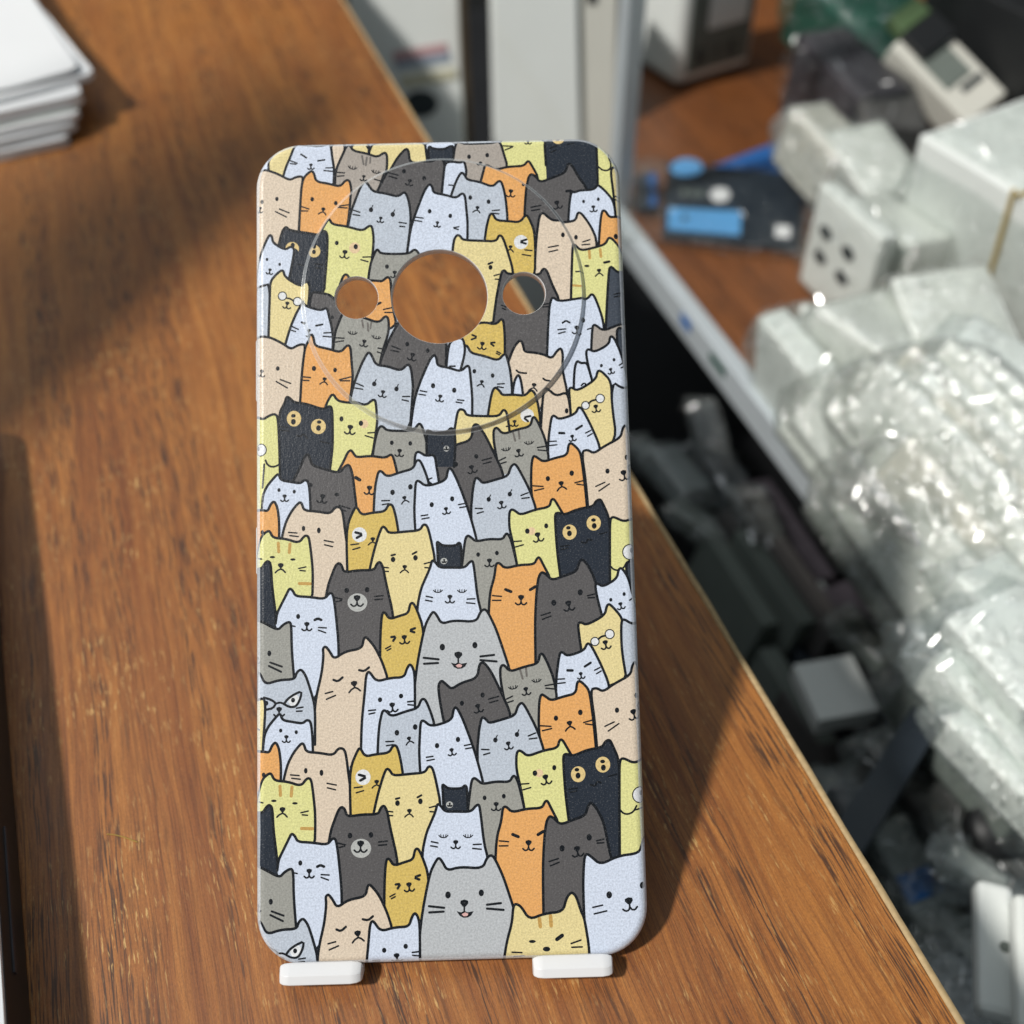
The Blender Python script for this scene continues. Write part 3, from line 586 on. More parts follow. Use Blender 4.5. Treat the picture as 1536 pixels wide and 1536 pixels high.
M_BLACK = plain('matt_black', (.012, .013, .014), .5, .4, 0, .3)
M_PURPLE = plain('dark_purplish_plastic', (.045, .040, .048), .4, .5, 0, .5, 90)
M_GREEN = plain('dark_green_plastic', (.020, .075, .055), .3, .5, 0, .6, 70)
M_TEAL = plain('teal_plastic', (.10, .16, .07), .4, .5, 0, .2)
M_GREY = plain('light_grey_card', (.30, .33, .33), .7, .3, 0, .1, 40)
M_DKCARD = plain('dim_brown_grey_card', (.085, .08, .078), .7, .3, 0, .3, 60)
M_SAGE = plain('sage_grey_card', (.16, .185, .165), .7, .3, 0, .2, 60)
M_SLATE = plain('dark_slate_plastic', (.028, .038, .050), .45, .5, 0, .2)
M_CREAM = plain('cream_card', (.66, .65, .58), .7, .3, 0, .06, 30)
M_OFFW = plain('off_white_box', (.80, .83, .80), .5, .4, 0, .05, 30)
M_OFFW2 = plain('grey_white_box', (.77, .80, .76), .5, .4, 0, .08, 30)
M_BLUE = plain('blue_card', (.025, .12, .36), .4, .5, 0, .2)
M_LBLUE = plain('light_blue_print', (.12, .38, .72), .4, .5, 0, .1)
M_NAVY = plain('navy_card', (.012, .020, .032), .35, .5, 0, .3)
M_INKD = plain('dark_print', (.03, .04, .045), .6, .3, 0, .2)
M_RUBBER = plain('yellow_rubber', (.42, .29, .05), .5, .4, 0, .2)
M_RED = plain('faded_red_print', (.52, .32, .33), .7, .3, 0, .2)
M_BROWN = plain('brown_strip', (.10, .07, .04), .6, .4, 0, .3)
def film_material(name, tint, milk, gl, rough=.15, ridge=.35):
    m, nt, b, o = mat(name); L = nt.links
    nt.nodes.remove(b)
    tr = N(nt, 'ShaderNodeBsdfTransparent', Color=(.96, .97, .96, 1))
    gs = N(nt, 'ShaderNodeBsdfGlossy', Color=(1, 1, 1, 1), Roughness=rough)
    df = N(nt, 'ShaderNodeBsdfDiffuse', Color=(*tint, 1)); tl = N(nt, 'ShaderNodeBsdfTranslucent', Color=(*tint, 1))
    mk = N(nt, 'ShaderNodeMixShader', Fac=.5); L.new(df.outputs[0], mk.inputs[1]); L.new(tl.outputs[0], mk.inputs[2])
    v = noise(nt, coords(nt), 60, 4, .6); vr = ramp(nt, v, [(.35, (milk*.4,)*3), (.7, (milk*1.5,)*3)])
    a = N(nt, 'ShaderNodeMixShader'); L.new(vr, a.inputs[0]); L.new(tr.outputs[0], a.inputs[1]); L.new(mk.outputs[0], a.inputs[2])
    n1 = noise(nt, coords(nt), 95, 4, .65, .6); n2 = noise(nt, coords(nt), 210, 2, .6)
    ad = N(nt, 'ShaderNodeMath', _operation='MULTIPLY_ADD'); ad.inputs[1].default_value = .6; L.new(n2, ad.inputs[0]); L.new(n1, ad.inputs[2])
    bp = N(nt, 'ShaderNodeBump', Strength=1.0, Distance=.003); L.new(ad.outputs[0], bp.inputs['Height']); L.new(bp.outputs[0], gs.inputs['Normal'])
    fr = N(nt, 'ShaderNodeLayerWeight', Blend=.35); L.new(bp.outputs[0], fr.inputs['Normal']); mu = N(nt, 'ShaderNodeMath', _operation='MULTIPLY_ADD'); mu.inputs[1].default_value = .20; mu.inputs[2].default_value = gl
    L.new(fr.outputs['Fresnel'], mu.inputs[0])
    f = N(nt, 'ShaderNodeMixShader'); L.new(mu.outputs[0], f.inputs[0]); L.new(a.outputs[0], f.inputs[1]); L.new(gs.outputs[0], f.inputs[2])
    # sharp crinkle ridges that catch the light
    rn = noise(nt, coords(nt), 40, 3, .6, 1.5); ra = N(nt, 'ShaderNodeMath', _operation='SUBTRACT'); ra.inputs[1].default_value = .5; L.new(rn, ra.inputs[0])
    rb = N(nt, 'ShaderNodeMath', _operation='ABSOLUTE'); L.new(ra.outputs[0], rb.inputs[0])
    rm = ramp(nt, rb.outputs[0], [(0, (1, 1, 1)), (.011, (0, 0, 0))])
    g2 = N(nt, 'ShaderNodeBsdfGlossy', Color=(1, 1, 1, 1), Roughness=.20)
    bp2 = N(nt, 'ShaderNodeBump', Strength=1.0, Distance=.010); L.new(n2, bp2.inputs['Height']); L.new(bp2.outputs[0], g2.inputs['Normal'])
    rk = N(nt, 'ShaderNodeMath', _operation='MULTIPLY'); rk.inputs[1].default_value = ridge; L.new(rm, rk.inputs[0])
    f2 = N(nt, 'ShaderNodeMixShader'); L.new(rk.outputs[0], f2.inputs[0]); L.new(f.outputs[0], f2.inputs[1]); L.new(g2.outputs[0], f2.inputs[2])
    L.new(f2.outputs[0], o.inputs[0]); return m
M_FILM = film_material('clear_crinkled_film', (.92, .95, .90), .24, .20)
M_FILMB = film_material('clear_bluish_film', (.86, .94, .95), .20, .08)
M_FILMD = film_material('thin_clear_film', (.66, .74, .72), .14, .08)
M_FILMC = film_material('very_clear_film', (.5, .56, .58), .03, .02, .15, .12)
M_CREASE, nt, b, o = mat('glossy_film_folds'); nt.nodes.remove(b)
_t = N(nt, 'ShaderNodeBsdfTransparent', Color=(.97, .98, .97, 1)); _g = N(nt, 'ShaderNodeBsdfGlossy', Color=(1, 1, 1, 1), Roughness=.20); _m = N(nt, 'ShaderNodeMixShader', Fac=.28)
nt.links.new(_t.outputs[0], _m.inputs[1]); nt.links.new(_g.outputs[0], _m.inputs[2]); nt.links.new(_m.outputs[0], o.inputs[0])
M_FILMG = film_material('dark_green_film', (.05, .22, .15), .40, .05)

# ---------------------------------------------------------------- setting
bm = BM(); box(bm, (300, 500, -420), (3000, 3000, 10)); o = obj('floor', bm, M_FLOOR); o['kind'] = 'structure'
bm = BM(); box(bm, (0, 1500, 200), (4000, 20, 1400)); o = obj('wall', bm, M_WALL); o['kind'] = 'structure'

# desk
E0 = at(955, 730)[:2]
desk = empty('desk', (E0[0], E0[1], 0), RD); tag(desk, 'brown wood grain desk top with a pale worn edge, under the cat print case', 'desk')
bm = BM(); box(bm, (-450, 150, -12.5), (899.0, 1500, 25), .5, 2); obj('desk_top', bm, M_DESK, desk)
bm = BM()
nseg = 300
rs = np.random.RandomState(5)
prof = lambda w, h: [(-.55, -25), (-.55, .02+h), (w*.75, .02+h*.6), (w, -.5), (w, -25)]
rows = []
for i in range(nseg+1):
    w = 1.05 + .22*mnoise.noise((i*.31, 0, 0)) + .16*mnoise.noise((i*1.9, 3, 0)); rows.append([bm.verts.new((x, -600+1500*i/nseg, z)) for x, z in prof(w, 0)])
for a, b_ in zip(rows[:-1], rows[1:]):
    for j in range(4): bm.faces.new((a[j], a[j+1], b_[j+1], b_[j]))
obj('edge_band', bm, M_BAND, desk, True)

# ---------------------------------------------------------------- phone case
H0 = 4.3
LEAN = Matrix(((1, 0, 0), (0, CASE_V[1], CASE_N[1]), (0, CASE_V[2], CASE_N[2])))
corg = np.array([0, 0, H0]) + np.array(CASE_V)*CH/2
case = empty('phone_case', corg, LEAN); tag(case, 'white plastic phone case printed with a crowd of cartoon cats, leaning on a white stand', 'phone case')
pos, nor, T, colid, names, ringt, sidet = build_print_mesh()
me = bpy.data.meshes.new('printed_shell'); me.from_pydata((pos*MM).tolist(), [], T.tolist())
ca = me.attributes.new('print_colour', 'FLOAT_COLOR', 'FACE')
tab = np.array([(*COL[n_], 1) for n_ in names], np.float32)
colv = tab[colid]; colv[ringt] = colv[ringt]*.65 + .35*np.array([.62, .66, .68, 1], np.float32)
colv[sidet] = colv[sidet]*.45 + .55*np.array([.76, .80, .86, 1], np.float32)   # the print is blended paler over the rounded edge
#   # the clear, unprinted step round the camera disc
ca.data.foreach_set('color', colv.ravel())
me.polygons.foreach_set('use_smooth', [True]*len(T)); me.update()
me.normals_split_custom_set_from_vertices([tuple(v) for v in nor])
m, nt, b, o_ = mat('printed_matt_plastic')
at_ = N(nt, 'ShaderNodeAttribute'); at_.attribute_name = 'print_colour'; at_.attribute_type = 'GEOMETRY'
g1 = noise(nt, coords(nt), 2600, 2, .6); g2 = noise(nt, coords(nt, (1.0, .35, 1)), 1500, 2, .6)
c = mix(nt, 1, at_.outputs['Color'], ramp(nt, g1, [(.3, (.80, .80, .80)), (.7, (1.13, 1.13, 1.13))]), 'MULTIPLY')
# light dots of the fabric-like grain that the print leaves open
c = mix(nt, ramp(nt, noise(nt, coords(nt), 3600, 1, .5), [(.60, (0, 0, 0)), (.74, (.20, .20, .20))]), c, (.42, .42, .42))
nt.links.new(c, b.inputs['Base Color'])
nt.links.new(ramp(nt, noise(nt, coords(nt), 38, 4, .6), [(.3, (.27,)*3), (.72, (.40,)*3)]), b.inputs['Roughness']); b.inputs['Specular IOR Level'].default_value = .36
mh = N(nt, 'ShaderNodeMath', _operation='ADD'); nt.links.new(g1, mh.inputs[0]); nt.links.new(g2, mh.inputs[1])
bump(nt, b, mh.outputs[0], .35, .00012)
me.materials.append(m)
m2 = m.copy(); m2.name = 'clear_step_plastic'; b2_ = m2.node_tree.nodes['Principled BSDF']; [m2.node_tree.links.remove(l_) for l_ in list(b2_.inputs['Roughness'].links)]; b2_.inputs['Roughness'].default_value = .22; b2_.inputs['Specular IOR Level'].default_value = .65
for l_ in list(b2_.inputs['Normal'].links): m2.node_tree.links.remove(l_)
me.materials.append(m2); me.polygons.foreach_set('material_index', ringt.astype(np.int32))
shell = bpy.data.objects.new('printed_shell', me); C.objects.link(shell); shell.parent = case
M_CLEAR = plain('pale_rim_plastic', (.80, .82, .83), .25, .5, 0, .04)
# body thickness: walls of the three openings and an inner lining
def hole_z(c_, r):  # openings lie inside the raised disc
    return RING_H if np.hypot(*(c_-ringc)) < ringr else 0
for hc, hr in HOLES:
    c_ = uv([hc])[0]; r_ = hr*PXMM; bm = BM(); n = 72
    z1 = RING_H
    rings_ = []
    for rr, zz in ((r_+.02, z1-.01), (r_-.05, z1-.05), (r_-.09, z1-.25), (r_-.22, -.75), (r_+.6, -.75)):
        rings_.append([bm.verts.new((c_[0]+rr*math.cos(2*PI*k/n), c_[1]+rr*math.sin(2*PI*k/n), zz)) for k in range(n)])
    for a, b2 in zip(rings_[:-1], rings_[1:]):
        for k in range(n): bm.faces.new((a[k], a[(k+1) % n], b2[(k+1) % n], b2[k]))
    obj('opening_rim', bm, M_CLEAR, case, True)
lv, le = [], []
def lo_(p):
    b0 = len(lv); lv.extend(Vector(q) for q in p); le.extend((b0+i, b0+(i+1) % len(p)) for i in range(len(p)))
lo_(rrect(KW, KH, KR, 10, .2))
for hc, hr in HOLES: lo_(circle(uv([hc])[0], hr*PXMM+.55, 60))
vo, _, fo = delaunay_2d_cdt(lv, le, [], 0, 1e-5)[:3]
bm = BM(); vs = [bm.verts.new((v[0], v[1], -1.25)) for v in vo]
for f in fo:
    cx = np.mean([[vo[i][0], vo[i][1]] for i in f], 0)
    if all(np.hypot(*(cx-uv([hc])[0])) > hr*PXMM+.5 for hc, hr in HOLES):
        bm.faces.new([vs[i] for i in f])
w1 = [[bm.verts.new((x, y, z)) for x, y in rrect(KW, KH, KR, 10, .2)] for z in (-1.25, -4.9)] + [[bm.verts.new((x, y, -4.9)) for x, y in rrect(KW, KH, KR, 10, ER-.02)]]
for a, b2 in zip(w1[:-1], w1[1:]):
    for k in range(len(a)): bm.faces.new((a[k], a[(k+1) % len(a)], b2[(k+1) % len(a)], b2[k]))
obj('inner_lining', bm, M_CLEAR, case)
# button covers on the left edge
M_BTN = plain('pale_button_plastic', (.66, .68, .70), .35, .5, 0, .05)
for y0, y1 in ((505, 600), (788, 862)):
    va, vb = uv([(383, y0)])[0][1], uv([(384, y1)])[0][1]
    bm = BM(); box(bm, (-CW/2 + .3, (va+vb)/2, -3.1), (1.3, va-vb, 2.4), .55, 3); obj('button_cover', bm, M_BTN, case, True)

# ---------------------------------------------------------------- stand
stand = empty('phone_stand', corg, LEAN); tag(stand, 'white plastic display stand holding the cat case on two rounded hooks', 'phone stand')
vb = -CH/2
for (xa, ya), (xb, yb) in (((423, 1470), (549, 1466)), ((802, 1459), (924, 1455))):
    ua, ub = uv([(xa, 1450)])[0][0], uv([(xb, 1450)])[0][0]
    yv = uv([((xa+xb)/2, (ya+yb)/2)])[0][1]
    bm = BM(); w = (ub-ua)*.985
    # lip in front of the case: rounded block with a sloping upper face
    # profile in (v, n)
    prof = [(vb+.75, .12), (vb+1.0, .4), (vb+.75, .9), (vb-.5, 2.1), (vb-1.0, 2.45), (vb-2.6, 2.5), (vb-2.8, 2.2), (vb-1.7, -2.6), (vb-.15, -2.6), (vb-.15, .12)]
    xs = [-.5, -.485, -.44, -.36, .36, .44, .485, .5]; sq = [.3, .62, .88, 1, 1, .88, .62, .3]
    rows = []
    for x_, s_ in zip(xs, sq):
        row = []
        for (v_, n_) in prof:
            if n_ > 0: v2 = vb-1.4+(v_-(vb-1.4))*(.55+.45*s_); n2 = .12+(n_-.12)*s_
            else: v2, n2 = v_, n_
            row.append(bm.verts.new(((ua+ub)/2 + x_*w, v2, n2)))
        rows.append(row)
    for a, b2 in zip(rows[:-1], rows[1:]):
        for k in range(len(prof)): bm.faces.new((a[k], a[(k+1) % len(prof)], b2[(k+1) % len(prof)], b2[k]))
    bm.faces.new(rows[0][::-1]); bm.faces.new(rows[-1])
    bmesh.ops.recalc_face_normals(bm, faces=bm.faces)
    h = obj('hook', bm, M_WHITE, stand, True)
    bv = h.modifiers.new('round', 'BEVEL'); bv.width = .0005; bv.segments = 3; bv.limit_method = 'ANGLE'; bv.angle_limit = .5
    h.modifiers.new('wn', 'WEIGHTED_NORMAL')
bm = BM(); box(bm, (0, vb+36, -6.6), (52, 72, 2.2), .9, 2); obj('back_plate', bm, M_WHITE, stand)
# prop leg from the plate's top down to the desk
top = corg + np.array(CASE_V)*(vb+60) + np.array(CASE_N)*(-8.5)
L_ = Vector((0, 34, -(top[2]-2))); ln_ = L_.length
bm = BM(); q = Vector((0, 0, -1)).rotation_difference(L_.normalized()).to_matrix()
box(bm, (0, 0, 0), (30, 2.4, ln_), .9, 2)
bmesh.ops.transform(bm, matrix=(Matrix.Translation(Vector(top)+L_/2) @ q.to_4x4()), verts=bm.verts)
bmesh.ops.transform(bm, matrix=(Matrix.Translation(Vector(corg)) @ LEAN.to_4x4()).inverted(), verts=bm.verts)
obj('prop_leg', bm, M_WHITE, stand)

# a stray fibre on the desk
bm = BM(); pts = [Vector(at(x, y, .25)) for x, y in ((160, 1251), (172, 1252), (184, 1255), (195, 1259), (206, 1263))]; prev = None
for i, q in enumerate(pts):
    d = (pts[min(i+1, 4)]-pts[max(i-1, 0)]).normalized(); n_ = Vector((-d.y, d.x, 0)); ring_ = [bm.verts.new(q + n_*.11*math.cos(a) + Vector((0, 0, .11*math.sin(a)))) for a in (0, PI/2, PI, 1.5*PI)]
    if prev: [bm.faces.new((prev[k], prev[(k+1) % 4], ring_[(k+1) % 4], ring_[k])) for k in range(4)]
    prev = ring_
o = obj('fibre', bm, M_RUBBER, None, True); tag(o, 'tiny bent fibre lying on the sunlit wood left of the case', 'fibre')

# ---------------------------------------------------------------- stack of papers, top left of the desk
def sheet(label, z0, th, corner_px, ang_deg, m, curl=0, group=None, w=230, l=230, slump=0):
    """pad or sheet whose near right corner lies on the given sight line; ang = direction of its near edge"""
    c0 = at(*corner_px, z0+th)
    ax = np.array([math.cos(math.radians(ang_deg)), math.sin(math.radians(ang_deg))]); ay = np.array([-ax[1], ax[0]])
    bm = BM(); n = 16; rs_ = random.Random(int(z0*100))
    r = 5.0; grid = []
    for lay in (1, 0):
        G = []
        for i in range(n+1):
            row = []
            for j in range(n+1):
                u_, v_ = -w*(i/n)**1.6, l*(j/n)**1.6
                # rounded, slightly dog-eared corner
                z = z0 + (th if lay else 0)
                near = math.hypot(u_, v_)
                z += curl*max(0, 1-near/60)**2 + .5*mnoise.noise((u_*.03+z0, v_*.03, z0))*lay*.6
                sx = .35*mnoise.noise((v_*.09, z0*1.3, lay))*(1 if i == 0 else 0); sy = .5*mnoise.noise((u_*.07, z0*1.7, 5+lay))*(1 if j == 0 else 0)
                cut = max(0, 3.2-near)*.5
                px_ = c0[:2] + ax*(u_+sx-cut) + ay*(v_+sy+cut)
                row.append(bm.verts.new((px_[0], px_[1], z)))
            G.append(row)
        grid.append(G)
    for G in grid:
        for i in range(n):
            for j in range(n): bm.faces.new((G[i][j], G[i+1][j], G[i+1][j+1], G[i][j+1]))
    A, B = grid
    for i in range(n):
        bm.faces.new((A[i][0], A[i+1][0], B[i+1][0], B[i][0])); bm.faces.new((A[i][n], A[i+1][n], B[i+1][n], B[i][n]))
        bm.faces.new((A[0][i], A[0][i+1], B[0][i+1], B[0][i])); bm.faces.new((A[n][i], A[n][i+1], B[n][i+1], B[n][i]))
    o = obj('paper_pad' if th > 1 else 'paper_sheet', bm, m)
    tag(o, label, 'paper', group); return o
G_P = 'papers piled on the desk corner'
sheet('bottom pad of the paper stack, lying on the desk', 0.2, 3.6, (104, 207), 23, M_PAPER2, group=G_P)
sheet('greyish second pad up from the desk in the paper stack', 4.0, 3.0, (116, 186), 25, M_PAPER2, group=G_P)
sheet('thin pad with a ragged grey edge, below the greenish sheet of the stack', 7.2, 2.6, (121, 170), 24, M_PAPER, group=G_P)
M_GRNP = plain('pale_green_paper', (.62, .70, .60), .8, .2, 0, .05, 30)
sheet('single pale green sheet showing as a line between the white pads', 9.9, .6, (124, 160), 25.5, M_GRNP, group=G_P)
sheet('thick white pad in the upper half of the paper stack', 10.7, 4.6, (124, 141), 26, M_PAPER, group=G_P)
sheet('white pad under the top sheet with its corner sticking out to the right', 15.5, 2.4, (143, 110), 31, M_PAPER, group=G_P)
sheet('topmost smooth white sheet with a curled corner on the paper stack', 18.3, 1.1, (121, 107), 28, M_PAPER, curl=1.6, group=G_P)

# dark device at the left edge of the desk
zt = 15.0
p1 = at(8, 1536, zt)[:2]; p2 = p1 + np.array([.339*-1, .94])*0
dev_c = p1
far = (at(40, 640)[:2] + SUN[:2]*zt)        # its far corner, from where its shadow ends
dev = empty('tablet_device', (0, 0, 0)); tag(dev, 'black sided flat device with a pale lid, at the left rim of the desk', 'device')
dirv = (far-p1)/np.linalg.norm(far-p1); nrm = np.array([-dirv[1], dirv[0]])
def slab(z0, z1, inset, m, nm):
    pts = []
    Lf = np.linalg.norm(far-p1); r = 9
    base = [(-90, 0), (Lf, 0), (Lf, 120), (-90, 120)]
    out = []
    for k, (x, y) in enumerate(base):
        x += inset*(1 if k in (0, 3) else -1); y += inset*(1 if k in (0, 1) else -1)
        cx = x + (r if k in (0, 3) else -r); cy = y + (r if k in (0, 1) else -r)
        a0 = [PI, 1.5*PI, 0, PI/2][k]
        for q in range(7): out.append((cx + r*math.cos(a0+PI/2*q/6), cy + r*math.sin(a0+PI/2*q/6)))
    W2 = [p1 + dirv*x + nrm*y for x, y in out]
    bm = BM(); prism(bm, W2, z0, z1); return obj(nm, bm, m, dev)
slab(.6, zt-1.2, 0, M_DARKDEV, 'body'); slab(zt-1.2, zt, .2, M_SILVER, 'lid')
bm = BM(); c_ = p1 + dirv*28 - nrm*.15; prism(bm, [c_-dirv*16-nrm*.2, c_+dirv*16-nrm*.2, c_+dirv*16+nrm*.2, c_-dirv*16+nrm*.2], 7.6, 8.8); obj('slot', bm, M_PURPLE, dev)  # lighter strip standing in for the reflection on the device's side

# ---------------------------------------------------------------- display shelf beside the desk
ZS = -120.0
S0 = at(934, 318, ZS)[:2]
shelf = empty('display_shelf', (S0[0], S0[1], ZS), RD); tag(shelf, 'wooden display shelf with an aluminium front rail and corner post', 'shelf')
RDi = np.array(RD.transposed())[:2, :2]
def shl(px, py): return tuple(RDi @ (at(px, py, ZS)[:2]-S0))
bm = BM(); prism(bm, [(0, -375), (450, -375), (450, 420), (300, 520), shl(985, -60), shl(955, 150), (2, 3)], -18, 0); obj('shelf_board', bm, M_SHELF, shelf)
bm = BM(); box(bm, (-4.8, -185, -5), (9, 384, 18), 1.0, 2); obj('front_rail', bm, M_ALU, shelf)
bm = BM(); box(bm, (0, 6, 200), (10, 12, 440), 1.2, 2); obj('corner_post', bm, M_ALU, shelf)
bm = BM(); box(bm, (-9.6, -104, -3), (.5, 11, 6)); obj('rail_reflection', bm, M_BLUE, shelf)  # blue spot standing in for a reflection on the rail
bm = BM(); box(bm, (-9.6, -140, -3), (.5, 16, 5)); obj('rail_reflection', bm, M_GREEN, shelf)  # green reflection on the rail, put in as a coloured spot
bm = BM(); box(bm, (225, -360, -160), (440, 14, 280)); obj('support_panel', bm, M_BLACK, shelf)
bm = BM(); box(bm, (230, -100, -160), (14, 480, 280)); obj('support_panel', bm, M_BLACK, shelf)

# ---------------------------------------------------------------- goods
def rot(yaw=0, tx=0, ty=0):
    return Matrix.Rotation(DANG + math.radians(yaw), 3, 'Z') @ Matrix.Rotation(math.radians(tx), 3, 'X') @ Matrix.Rotation(math.radians(ty), 3, 'Y')
def film_mesh(w, l, h, seed, grow=2.2, fin=9, amp=2.0, creases=330):
    """crumpled pouch round a box: crimped flat at both ends"""
    bm = BM(); nu, nl = 22, 18; rings_ = []
    for j in range(nl+1):
        t = j/nl*2-1
        y = t*(l/2+fin)
        k = min(1, max(.06, (l/2+fin-abs(y))/fin*1.02))
        k = k**.6
        ring_ = []
        for i in range(nu):
            a = 2*PI*i/nu; ca, sa = math.cos(a), math.sin(a)
            q = 1/max(abs(ca), abs(sa))
            x, z = ca*q*(w/2+grow), sa*q*(h/2+grow)*k
            p = Vector((x, y, z)); s = Vector((seed*7.3, seed*3.1, seed))
            d = amp*(mnoise.noise(p*.075+s) + .55*mnoise.noise(p*.19+s*2))
            nv = Vector((ca, 0, sa)); p += nv*d + Vector((0, 1, 0))*amp*.7*mnoise.noise(p*.12+s*3)
            # keep the film outside the box
            if abs(y) < l/2:
                p.x = math.copysign(max(abs(p.x), w/2+.4), x) if abs(x) >= w/2 else p.x
                p.z = math.copysign(max(abs(p.z), h/2+.4), z) if abs(z) >= h/2 else p.z
            ring_.append(bm.verts.new(p))
        rings_.append(ring_)
    for a, b2 in zip(rings_[:-1], rings_[1:]):
        for i in range(nu): bm.faces.new((a[i], a[(i+1) % nu], b2[(i+1) % nu], b2[i]))
    bm.faces.new(rings_[0][::-1]); bm.faces.new(rings_[-1])
    # little folds and puckers standing off the film at all angles
    rr = random.Random(seed)
    for k in range(creases):
        j, i = rr.randrange(1, nl), rr.randrange(nu)
        c_ = rings_[j][i].co.lerp(rings_[j][(i+1) % nu].co, rr.random()); nv = Vector((c_.x, 0, c_.z)).normalized()
        nn = (nv + Vector((rr.gauss(0, .55), rr.gauss(0, .55), rr.gauss(0, .55)))).normalized()
        t1 = nn.orthogonal().normalized(); t1.rotate(Matrix.Rotation(rr.uniform(0, 2*PI), 3, nn)); t2 = nn.cross(t1)
        a_, b_ = rr.uniform(1.0, 4.2), rr.uniform(.18, .5); c_ = c_ + nv*.7
        f_ = bm.faces.new([bm.verts.new(c_ + t1*u_*a_ + t2*v_*b_) for u_, v_ in ((-1, -.4), (0, -1), (1, -.3), (.8, .6), (-.2, 1), (-.9, .5))]); f_.material_index = 1
    return bm
def ypx(xa, ya, xb, yb, z):
    d = at(xb, yb, z)-at(xa, ya, z); return math.degrees(math.atan2(-d[0], d[1])-DANG)
SEED = [1]
def pack(name, label, cat_, px, py, z, w, l, h, yaw=0, tx=0, ty=0, m=None, film=None, group=None, bev=1.6, fin=9, amp=1.1, extra=None, grow=1.0):
    p = at(px, py, z); R = rot(yaw, tx, ty)
    root = empty(name, p, R); tag(root, label, cat_, group)
    bm = BM(); box(bm, (0, 0, 0), (w, l, h), min(bev, .3*min(w, l, h)), 2); obj('box', bm, m or M_OFFW, root)
    if film:
        SEED[0] += 1; fo_ = obj('wrapping_film', film_mesh(w, l, h, SEED[0], grow=grow, fin=fin, amp=amp), film, root, True); fo_.data.materials.append(M_CREASE)
    if extra: extra(root, w, l, h)
    return root
G_A = 'film wrapped boxes heaped on the display shelf'
def holes4(root, w, l, h):
    bm = BM()
    for y_, z_ in ((13, 8), (-6, 8), (13, -6), (-6, -6)):
        g = bmesh.ops.create_cone(bm, cap_ends=True, segments=16, radius1=4.0, radius2=4.0, depth=.8)['verts']
        bmesh.ops.transform(bm, matrix=Matrix.Translation((-w/2-.2, y_, z_)) @ Matrix.Rotation(PI/2, 4, 'Y') @ Matrix.Diagonal((.8, 1.25, 1, 1)), verts=g)
    o = obj('camera_hole', bm, M_INKD, root)
def band(root, w, l, h):
    bm = BM(); r = 1.0; pts = []
    g = 1.2
    loop = [(-w/2-g, h/2+g), (w/2+g, h/2+g), (w/2+g, -h/2-g), (-w/2-g, -h/2-g)]
    n = len(loop)
    for k in range(n):
        a, b2 = loop[k], loop[(k+1) % n]
        d = Vector((b2[0]-a[0], 0, b2[1]-a[1])); c_ = Vector(((a[0]+b2[0])/2, -.16*l+(-.10*(a[0]+b2[0])/2), (a[1]+b2[1])/2))
        gq = bmesh.ops.create_cone(bm, cap_ends=True, segments=8, radius1=r, radius2=r, depth=d.length+2)['verts']
        bmesh.ops.transform(bm, matrix=Matrix.Translation(c_) @ Vector((0, 0, 1)).rotation_difference(d.normalized()).to_matrix().to_4x4(), verts=gq)
    obj('rubber_band', bm, M_RUBBER, root)
    bm = BM(); box(bm, (w*.12, -l*.12, h/2+.3), (w*.55, l*.22, .5)); obj('printed_label', bm, plain('grey_green_label', (.10, .15, .16), .5), root)
